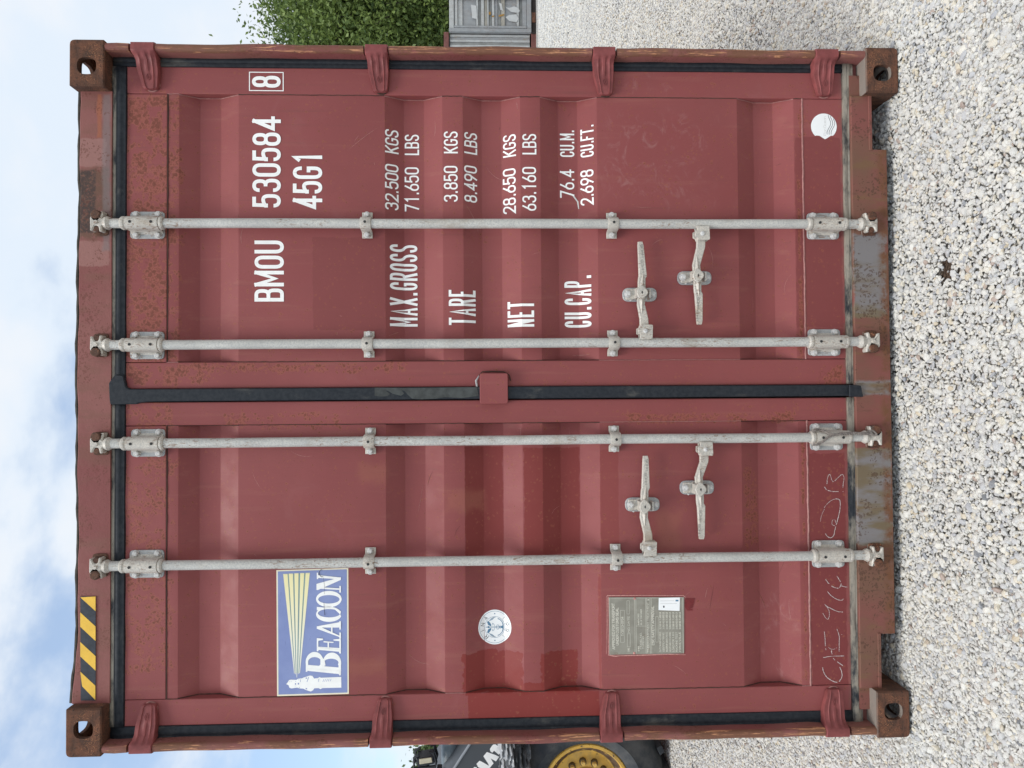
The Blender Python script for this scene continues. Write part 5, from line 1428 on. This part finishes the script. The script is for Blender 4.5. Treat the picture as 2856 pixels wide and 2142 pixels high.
chalk(980, sm([(735, 1395), (760, 1425), (820, 1440), (880, 1440)]), .0028); chalk(980, sm([(760, 1365), (765, 1300), (790, 1265), (820, 1340), (870, 1300), (915, 1265), (935, 1300), (925, 1380), (925, 1445)]), .0022)
o = pr.build('chalk_writing', dL)

# ---- old rope twisted round the third bar's lower bracket
rope_pts = [(2268, 1202), (2278, 1200), (2292, 1198), (2304, 1204), (2314, 1210), (2330, 1212), (2352, 1208), (2380, 1207), (2400, 1208), (2420, 1207), (2434, 1201), (2441, 1206), (2444, 1212), (2436, 1214), (2428, 1210), (2410, 1211), (2385, 1209), (2350, 1211), (2322, 1214), (2308, 1220), (2296, 1232), (2284, 1240), (2268, 1241)]
q = []
for i, (a, b) in enumerate(sm(rope_pts)):
    x_, z_ = at(a, b, -0.002); rx = rods[2][0]
    dx = abs(x_-rx); y_ = RY-math.sqrt(max(0.0275**2-dx**2, 0.0004)) if dx < 0.0275 else 0.022+min(0.02, dx-0.0275)
    q.append(Vector((x_, min(y_, 0.05)-0.002, z_)))
k = MB()
fine = []
for i in range(len(q)-1):
    for t in range(5): fine.append(q[i].lerp(q[i+1], t/5))
for ph in (0, math.pi):
    pts = []
    for i, p in enumerate(fine):
        d = (fine[min(i+1, len(fine)-1)]-fine[max(i-1, 0)]); d = d.normalized() if d.length > 0 else Vector((0, 0, 1)); a_ = d.cross(Vector((0, 1, 0.01))).normalized(); b_ = d.cross(a_)
        t = i*1.05+ph; pts.append(p+(a_*math.cos(t)+b_*math.sin(t))*0.0022)
    k.path(pts, 0.0021, 6)
rope_o = k.build('rope', simple('dirty_twine', (0.22, 0.19, 0.17), 0.9, var=0.3, scale=150), None, smooth=True)
tag(rope_o, 'frayed greyish brown rope tied round a locking bar above the sill', 'rope')

# ------------------------------------------------------------------ trees
def make_leaf(name, c1, c2):
    n = NT(name)
    at_ = n.t.nodes.new('ShaderNodeAttribute'); at_.attribute_name = 'tone'
    c = n.mix(at_.outputs['Fac'], c1, c2)
    tr = n.t.nodes.new('ShaderNodeBsdfTranslucent'); n.link(c, tr.inputs[0]); ms = n.t.nodes.new('ShaderNodeMixShader'); ms.inputs[0].default_value = 0.3
    n.fin(c, 0.5, 0, 0.35)
    n.t.links.new(n.b.outputs[0], ms.inputs[1]); n.t.links.new(tr.outputs[0], ms.inputs[2]); n.t.links.new(ms.outputs[0], n.out.inputs[0])
    return n.m
M['leaf'] = make_leaf('mulberry_leaves', (0.045, 0.085, 0.025), (0.25, 0.33, 0.085)); M['bark'] = simple('grey_bark', (0.16, 0.135, 0.11), 0.9, var=0.3, scale=6, bump=0.4)
M['leaf_far'] = make_leaf('far_leaves', (0.05, 0.09, 0.03), (0.12, 0.17, 0.06))
def tree(loc, H, rad, base, nclump, nleaf, leaf, seed, label, mat, group):
    r_ = np.random.RandomState(seed); root = empty('broadleaf_tree', loc); tag(root, label, 'tree', group)
    k = MB(); tp = [Vector((0.15*math.sin(i*.8), 0.1*math.cos(i), H*0.8*i/9)) for i in range(10)]
    k.path(tp, [0.05+0.20*(1-i/9)**0.8*H/10 for i in range(10)], 10); k.build('trunk', M['bark'], root, smooth=True)
    cl = []
    while len(cl) < nclump:
        p = r_.uniform(-1, 1, 3)
        if np.linalg.norm(p) > 1 or (np.linalg.norm(p) < 0.35 and r_.rand() < 0.7): continue
        wob = 0.8+0.35*mnoise.noise(Vector((p[0]*2, p[1]*2, p[2]*2+seed)))
        cl.append((p[0]*rad*wob, p[1]*rad*wob, base+(H-base)*(0.5+0.5*p[2]*wob)))
    k = MB()
    for c in cl[::3]:
        s0 = tp[min(9, max(2, int(c[2]/(H*0.8)*7)))]; e = Vector(c); mid = s0.lerp(e, 0.5)+Vector((0, 0, 0.12*rad*r_.rand()))
        k.path([s0, mid, e, e+(e-mid)*0.12], [0.05, 0.03, 0.014, 0.006], 5)
    k.build('branches', M['bark'], root)
    C_ = np.repeat(np.array(cl), nleaf, axis=0); n = len(C_)
    cr = rad*0.15
    off = r_.normal(0, 1, (n, 3))*np.array([cr, cr, cr*0.85])*(0.5+r_.rand(n, 1)*0.8); c = C_+off
    u = r_.normal(0, 1, (n, 3)); u /= np.linalg.norm(u, axis=1, keepdims=True); t = r_.normal(0, 1, (n, 3)); v = np.cross(u, t); v /= np.linalg.norm(v, axis=1, keepdims=True)
    s = leaf*(0.6+0.8*r_.rand(n, 1)); w2 = np.cross(u, v)
    V = np.stack([c-u*s, c-v*s*0.55+w2*s*.15, c+u*s*1.1, c+v*s*0.55+w2*s*.15], 1).reshape(-1, 3)
    F = np.arange(4*n).reshape(-1, 4)
    me = bpy.data.meshes.new('foliage'); me.vertices.add(4*n); me.vertices.foreach_set('co', V.astype(np.float32).ravel())
    me.loops.add(4*n); me.loops.foreach_set('vertex_index', F.ravel().astype(np.int32)); me.polygons.add(n); me.polygons.foreach_set('loop_start', np.arange(0, 4*n, 4, dtype=np.int32))
    try: me.polygons.foreach_set('loop_total', np.full(n, 4, dtype=np.int32))
    except Exception: pass
    me.update(calc_edges=True); me.validate()
    a = me.attributes.new('tone', 'FLOAT', 'FACE'); ct_ = np.repeat(r_.rand(len(cl)), nleaf); a.data.foreach_set('value', np.clip(ct_*0.55+r_.rand(n)*0.5-0.03, 0, 1).astype(np.float32))
    me.materials.append(mat); o = bpy.data.objects.new('foliage', me); COL.objects.link(o); o.parent = root; o['kind'] = 'stuff'
    return root
GT = 'trees beyond the yard'
tree((15.6, 25.5, 0), 10.6, 4.6, 1.2, 430, 210, 0.080, 11, 'tall leafy green tree directly behind the grey container, its thin top twigs against the sky', M['leaf'], GT)
tree((10.6, 28.5, 0), 7.6, 3.6, 0.6, 260, 150, 0.078, 12, 'lower dense green tree behind the red container', M['leaf'], GT)
tree((21.5, 27.0, 0), 10.5, 4.8, 1.0, 300, 120, 0.10, 13, 'broad green tree beyond the far end of the grey container', M['leaf'], GT)
tree((-16.6, 31.0, 0), 5.0, 2.7, 0.6, 150, 80, 0.12, 14, 'small rounded tree far behind the loading machine', M['leaf_far'], GT)
tree((-23.5, 36.0, 0), 6.2, 2.8, 0.6, 150, 80, 0.13, 15, 'low tree at the far left edge of the yard', M['leaf_far'], GT)

# ------------------------------------------------------------------ grey container in the background
GY = 17.9
def gp(px, py, Y=GY): return at(px, py, Y)
grey = empty('storage_container', (gp(1499, 40)[0], GY, 0)); tag(grey, 'weathered grey storage container with ribbed end panel and rusty red corners standing before the trees', 'storage container')
ox, oy = grey.location.x, grey.location.y
def loc_(o): o.location = (-ox, -oy, 0); return o
zT2 = gp(1243, 60)[1]; zB2 = gp(1487, 60)[1]; xe = gp(1360, 88)[0]; xs = gp(1360, 155)[0]; xfar = xe+2.44
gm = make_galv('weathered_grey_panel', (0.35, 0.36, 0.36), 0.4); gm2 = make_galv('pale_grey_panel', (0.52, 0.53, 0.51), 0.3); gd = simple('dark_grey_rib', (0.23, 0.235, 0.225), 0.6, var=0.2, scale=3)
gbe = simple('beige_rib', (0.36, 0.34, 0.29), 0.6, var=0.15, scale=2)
def gb(name, x0, x1, y0, y1, z0, z1, mat, bevel=0.01):
    k = MB(); k.box(min(x0, x1), max(x0, x1), y0, y1, min(z0, z1), max(z0, z1)); o = k.build(name, mat, grey, bevel=bevel); return loc_(o)
def gz(px): return gp(px, 50)[1]
gb('body', xe+0.02, xfar-0.02, GY+0.10, GY+6.0, gz(1480), gz(1255), gm)
gb('end_post', xe, xe+0.10, GY, GY+0.12, gz(1482), gz(1252), gm); gb('end_post', xfar-0.10, xfar, GY, GY+0.12, gz(1482), gz(1252), gm)
gb('top_rail', xe+0.101, xfar-0.101, GY, GY+0.12, gz(1266), gz(1253), gm2); gb('bottom_rail', xe+0.101, xfar-0.101, GY, GY+0.12, gz(1482), gz(1470), gm)
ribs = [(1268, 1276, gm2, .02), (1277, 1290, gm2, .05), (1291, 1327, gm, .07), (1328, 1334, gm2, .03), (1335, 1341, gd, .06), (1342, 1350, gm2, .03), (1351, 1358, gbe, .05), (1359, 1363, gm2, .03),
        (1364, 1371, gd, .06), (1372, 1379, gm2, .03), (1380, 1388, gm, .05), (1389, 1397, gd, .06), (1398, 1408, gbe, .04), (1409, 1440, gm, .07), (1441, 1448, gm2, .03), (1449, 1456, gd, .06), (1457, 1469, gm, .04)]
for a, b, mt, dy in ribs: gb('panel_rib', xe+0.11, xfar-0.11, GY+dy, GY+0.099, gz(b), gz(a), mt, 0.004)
gb('cross_bar', xe+0.95, xe+1.12, GY-0.03, GY-0.002, gz(1469), gz(1267), gm2, 0.005)
gb('edge_strip', xe+0.1105, xe+0.17, GY-0.01, GY+0.019, gz(1469), gz(1267), gm)
# pale patches on the end panel
for nm, pts in (('pale_patch', [(1313, 13), (1316, 38), (1317, 50), (1331, 54), (1329, 25), (1328, 16)]), ('pale_patch', [(1392, 8), (1396, 28), (1403, 30), (1399, 10)]), ('pale_patch', [(1410, 20), (1425, 33), (1446, 36), (1450, 30), (1445, 22), (1434, 18), (1420, 22)]), ('pale_patch', [(1410, 48), (1420, 58), (1440, 62), (1447, 52), (1440, 40), (1420, 42)]),
                ):
    k = MB(); k.prism([gp(a, b, GY+0.018) for a, b in pts], GY+0.016, GY+0.0185); loc_(k.build(nm, simple('patch_white', (0.50, 0.51, 0.50), 0.6, var=0.06), grey))
for pts in ([(1363, 33), (1363, 41), (1369, 41), (1369, 33)], [(1372, 44), (1372, 48), (1378, 47), (1378, 43)], [(1391, 42), (1391, 47), (1406, 43), (1406, 39)]):
    k = MB(); k.prism([gp(a, b, GY+0.016) for a, b in pts], GY+0.014, GY+0.0155); loc_(k.build('rust_mark', simple('ochre_rust', (0.36, 0.20, 0.05), 0.8), grey))
# side return with upright boards and rusty corner blocks
for i in range(9):
    x1_ = xe-0.02-i*0.075
    gb('side_board', x1_-0.066, x1_, GY+0.14+0.02*(i % 2), GY+0.30, gz(1478), gz(1254), (gm2, gm, gm2, gd)[i % 4], 0.006)
rr = make_rust(); rr.name = 'rusty_red_block'; redm = simple('dull_red_paint', (0.17, 0.065, 0.055), 0.6, var=0.25, scale=5)
gb('corner_block', xe-0.85, xe+0.03, GY+0.10, GY+0.32, gz(1251), gz(1237), redm); gb('corner_block', xe-0.85, xe+0.03, GY+0.10, GY+0.32, gz(1498), gz(1482), redm)
gb('side_body', xe-0.86, xe-0.001, GY+0.33, GY+6.0, gz(1480), gz(1250), gm)
gb('underframe', xe-0.01, xfar, GY+0.05, GY+5.9, 0.0, gz(1484), M['dark'])
gb('foot', xe+0.3, xe+0.6, GY+0.02, GY+0.3, 0.0, gz(1483), M['rust'] )

# ------------------------------------------------------------------ loading machine at the left
LY = 3.30
def lp(px, py, Y=LY): return at(px, py, Y)
wc = lp(1636, 2194); RT = wc[1]-0.004
mach = empty('telehandler', (wc[0], LY+0.3, 0)); tag(mach, 'dark grey wheeled loading machine with a yellow wheel rim, half hidden behind the red container', 'loader')
lx, ly = mach.location.x, mach.location.y
def lloc(o): o.location = (-lx, -ly, 0); return o
tyre_m = NT('dusty_tyre_rubber'); tyre_c = tyre_m.mix(tyre_m.mr(tyre_m.noise(5, 5, 0.7), 0.35, 0.7), (0.035, 0.042, 0.05), (0.10, 0.10, 0.098)); tyre_m.bump(tyre_m.noise(30, 4), 0.3, 0.004); TM = tyre_m.fin(tyre_c, 0.75, 0, 0.3)
yel = NT('chipped_yellow_paint'); X_, Y_, Z_ = yel.xyz()
dd = yel.math('SQRT', yel.math('ADD', yel.math('POWER', yel.math('SUBTRACT', X_, wc[0]), 2.0), yel.math('POWER', yel.math('SUBTRACT', Z_, wc[1]), 2.0)))
yc = yel.mix(yel.mr(yel.noise(6, 3), 0.3, 0.7), (0.80, 0.47, 0.07), (0.90, 0.56, 0.11))
ringm = yel.math('MULTIPLY', yel.mr(yel.math('ABSOLUTE', yel.math('SUBTRACT', dd, 0.288)), 0.034, 0.020), yel.mr(yel.noise(20, 5, 0.7), 0.34, 0.44))
yc = yel.mix(ringm, yc, (0.07, 0.035, 0.028)); yc = yel.mix(yel.math('MULTIPLY', yel.mr(yel.noise(38, 4, 0.7), 0.60, 0.66), yel.mr(dd, 0.22, 0.26)), yc, (0.08, 0.04, 0.03)); yc = yel.mix(yel.mr(yel.noise(7, 5, 0.7), 0.42, 0.68, 0.08, 0.45), yc, (0.30, 0.24, 0.15)); YM = yel.fin(yc, 0.55, 0, 0.3)
DN = simple('nut_recess_shade', (0.10, 0.07, 0.03), 0.7)  # dark discs round the wheel nuts, the shade of a recess put into colour
def wheel(cx_, cy_, cz_, sgn):
    k = MB(); Rt = RT
    prf = [(0.345, -0.02), (0.36, -0.05), (0.39, -0.075), (0.435, -0.088), (0.445, -0.094), (0.452, -0.089), (0.50, -0.078), (0.56, -0.045), (0.60, -0.005), (0.615, 0.05), (0.62, 0.20), (0.615, 0.36), (0.58, 0.44), (0.345, 0.44)]
    prf = [(r_ if r_ < 0.5 else r_*(Rt-0.03)/0.62, t) for r_, t in prf]
    k.lathe([(r_, t) for r_, t in prf], (cx_, cy_, cz_), (0, sgn, 0), 64)
    ty = k.build('tyre', TM, mach, smooth=40); lloc(ty)
    k = MB()
    for i in range(22):
        for side in (0, 1):
            a = 2*math.pi*(i+side*0.5)/22; y0_, y1_ = (-0.03, 0.20) if side == 0 else (0.20, 0.43)
            vs = []
            for (rr_, aa, yy) in ((Rt-0.045, a-0.055, y0_), (Rt-0.045, a+0.055, y0_), (Rt-0.045, a+0.02+0.09, y1_), (Rt-0.045, a-0.07+0.09, y1_), (Rt, a-0.042, y0_+0.01), (Rt, a+0.042, y0_+0.01), (Rt, a+0.012+0.09, y1_), (Rt, a-0.06+0.09, y1_)):
                vs.append((cx_+rr_*math.cos(aa), cy_+sgn*yy, cz_+rr_*math.sin(aa)))
            k.add(vs, [(0, 1, 2, 3), (4, 7, 6, 5), (0, 4, 5, 1), (1, 5, 6, 2), (2, 6, 7, 3), (3, 7, 4, 0)])
    lloc(k.build('tyre_tread', TM, mach, bevel=0.006))
    k = MB(); k.lathe([(0.352, -0.03), (0.345, -0.045), (0.325, -0.05), (0.315, -0.03), (0.30, 0.0), (0.275, 0.03), (0.25, 0.05), (0.20, 0.035), (0.165, 0.02), (0.14, 0.02), (0.13, -0.01), (0.06, -0.015), (0.0, -0.015)], (cx_, cy_, cz_), (0, sgn, 0), 64)
    lloc(k.build('rim', YM, mach, smooth=35))
    k0 = None
    for i in range(12):
        a = 2*math.pi*i/12+0.13
        p = (cx_+0.182*math.cos(a), cy_+sgn*0.027, cz_+0.182*math.sin(a))
        if k0 is None:
            k = MB(); k.tube((0, 0.005*sgn, 0), (0, -0.024*sgn, 0), 0.030, 0.028, 20, m=DN); k.tube((0, -0.021*sgn, 0), (0, -0.050*sgn, 0), 0.021, 0.018, 6, m=YM); k0 = k.build('wheel_nut', YM, mach, bevel=0.002)
            k0.location = (p[0]-lx, p[1]-ly, p[2])
        else: copy_obj(k0, mach, (p[0]-lx, p[1]-ly, p[2]))
wheel(wc[0], LY+0.02, wc[1], 1); wheel(wc[0]-2.75, LY+0.02, wc[1], 1); wheel(wc[0], LY+2.2, wc[1], -1); wheel(wc[0]-2.75, LY+2.2, wc[1], -1)
dk = simple('charcoal_machine_paint', (0.055, 0.062, 0.07), 0.4, var=0.1, scale=2); blk = simple('black_plastic', (0.02, 0.022, 0.026), 0.5); gcyl = simple('blue_grey_painted_steel', (0.15, 0.19, 0.21), 0.4, var=0.06)
silv = simple('grey_edge_trim', (0.24, 0.26, 0.28), 0.4)
# angled side panel with white lettering
PYp = LY-0.12
def L3(a, b): return at(1130+a*0.16275, 2040+b*0.16275, PYp)
pp = [L3(1100, 225), L3(1180, 100), L3(1950, 100), L3(1950, 700), (lp(1500, 2142, PYp)[0]-1.4, L3(1950, 700)[1]), (lp(1500, 2142, PYp)[0]-2.0, L3(100, 1400)[1]), L3(100, 1700), L3(840, 627)]
k = MB(); k.prism(pp, PYp, PYp+0.9, inset=0.01); lloc(k.build('side_panel', dk, mach, smooth=30))
k = MB(); e1_ = [L3(1190, 92), L3(1100, 225), L3(840, 627), L3(300, 1450)]; k.path([(a, PYp-0.004, b) for a, b in e1_], 0.010, 8); lloc(k.build('panel_trim', silv, mach, smooth=True))
pr = Print(flat=PYp)
WM = simple('white_panel_lettering', (0.82, 0.82, 0.80), 0.4, var=0.03)
pr.shape([L3(*p) for p in ((1452, 300), (1478, 258), (1508, 224), (1545, 220), (1655, 300), (1640, 412), (1600, 395), (1525, 330), (1490, 365), (1458, 336))], WM)
pr.shape([L3(*p) for p in ((1340, 425), (1400, 352), (1540, 400), (1612, 432), (1556, 512), (1465, 462), (1515, 545), (1430, 650), (1340, 560), (1440, 592), (1420, 548))], WM)
pr.shape([L3(*p) for p in ((1222, 555), (1275, 500), (1345, 535), (1445, 592), (1430, 660), (1330, 650), (1250, 610))], WM); pr.shape([L3(*p) for p in ((1170, 627), (1185, 606), (1228, 616), (1225, 670), (1160, 720))], WM)
lloc(pr.build('panel_lettering', mach))
# lift cylinder across, machine frame, cab
zc2 = lp(1256, 2142, LY)[1]; rc = abs(lp(1225, 2142, LY)[1]-lp(1288, 2142, LY)[1])/2
k = MB(); k.tube((wc[0]+1.2, LY+0.30, zc2), (wc[0]-1.7, LY+0.30, zc2), rc, rc, 32); lloc(k.build('lift_cylinder', gcyl, mach, smooth=40))
k = MB(); k.box(wc[0]-1.6, wc[0]+1.0, LY+0.55, LY+1.5, 0.75, zc2+0.05); k.box(wc[0]-3.4, wc[0]-0.9, LY+0.5, LY+1.7, 0.5, 1.35); lloc(k.build('chassis', blk, mach, bevel=0.02))
k = MB(); k.box(wc[0]-2.9, wc[0]-1.5, LY+0.1, LY+1.0, 1.2, 2.35); lloc(k.build('cab', dk, mach, bevel=0.05))
k = MB(); k.box(wc[0]-2.75, wc[0]-1.65, LY+0.085, LY+0.0985, 1.5, 2.25); lloc(k.build('cab_window', simple('tinted_glass', (0.05, 0.06, 0.07), 0.1, spec=0.6), mach))
# guarded work lamp
LpY = LY+0.1
def L4(a, b): return at(1130+a*0.16275, 2040+b*0.16275, LpY)
k = MB(); gpts = [(235, 405), (155, 455), (150, 640), (520, 600), (530, 520), (480, 350), (410, 360)]
k.path([(L4(*p)[0], LpY, L4(*p)[1]) for p in gpts], 0.013, 8); k.path([(L4(*p)[0], LpY+0.12, L4(*p)[1]) for p in gpts], 0.013, 8)
lloc(k.build('lamp_guard', blk, mach, smooth=True))
k = MB(); k.prism(round_poly([L4(190, 450), L4(480, 405), L4(505, 540), L4(220, 600)], 0.01, 3), LpY-0.015, LpY+0.11, inset=0.004); lloc(k.build('work_lamp', blk, mach, smooth=30))
k = MB(); k.prism(round_poly([L4(245, 455), L4(455, 425), L4(470, 510), L4(250, 545)], 0.006, 3), LpY-0.022, LpY-0.0155, inset=0.003); lloc(k.build('lamp_lens', simple('frosted_lamp_glass', (0.55, 0.50, 0.36), 0.3, var=0.1, scale=20), mach))
k = MB(); k.tube((L4(350, 700)[0], LpY+0.05, L4(350, 700)[1]), (L4(350, 560)[0], LpY+0.05, L4(380, 560)[1]), 0.02, 0.02, 10); k.box(L4(700, 900)[0]-0.6, L4(700, 640)[0], LpY+0.02, LpY+0.08, L4(560, 600)[1]-0.03, L4(560, 600)[1]+0.01); lloc(k.build('lamp_arm', blk, mach, bevel=0.004))
# crumpled plastic sheet wrapped over the wheel arch
def sheet(x_px, y_px, nx, ny, Y, amp, mat, nm, seed):
    vs = []; k = MB()
    for i in range(nx+1):
        for j in range(ny+1):
            a = x_px[0]+(x_px[1]-x_px[0])*i/nx; b = y_px[0]+(y_px[1]-y_px[0])*j/ny; x_, z_ = lp(a, b, Y)
            d = amp*(mnoise.noise(Vector((i*.55, j*.10, seed)))+0.5*mnoise.noise(Vector((i*1.4+j*.3, j*.35, seed+3))))
            vs.append((x_+0.3*d, Y+d, z_+0.25*d))
    k.add(vs, [(i*(ny+1)+j, i*(ny+1)+j+1, (i+1)*(ny+1)+j+1, (i+1)*(ny+1)+j) for i in range(nx) for j in range(ny)])
    return lloc(k.build(nm, mat, mach, smooth=20))
sheet((1392, 1432), (2010, 2330), 14, 60, LY-0.17, 0.09, simple('crumpled_white_plastic', (0.42, 0.43, 0.44), 0.4, var=0.2, scale=14), 'plastic_sheet', 2)
sheet((1425, 1480), (2010, 2330), 14, 60, LY-0.13, 0.09, simple('smoky_plastic', (0.10, 0.105, 0.11), 0.35, var=0.3, scale=9), 'plastic_sheet', 5)
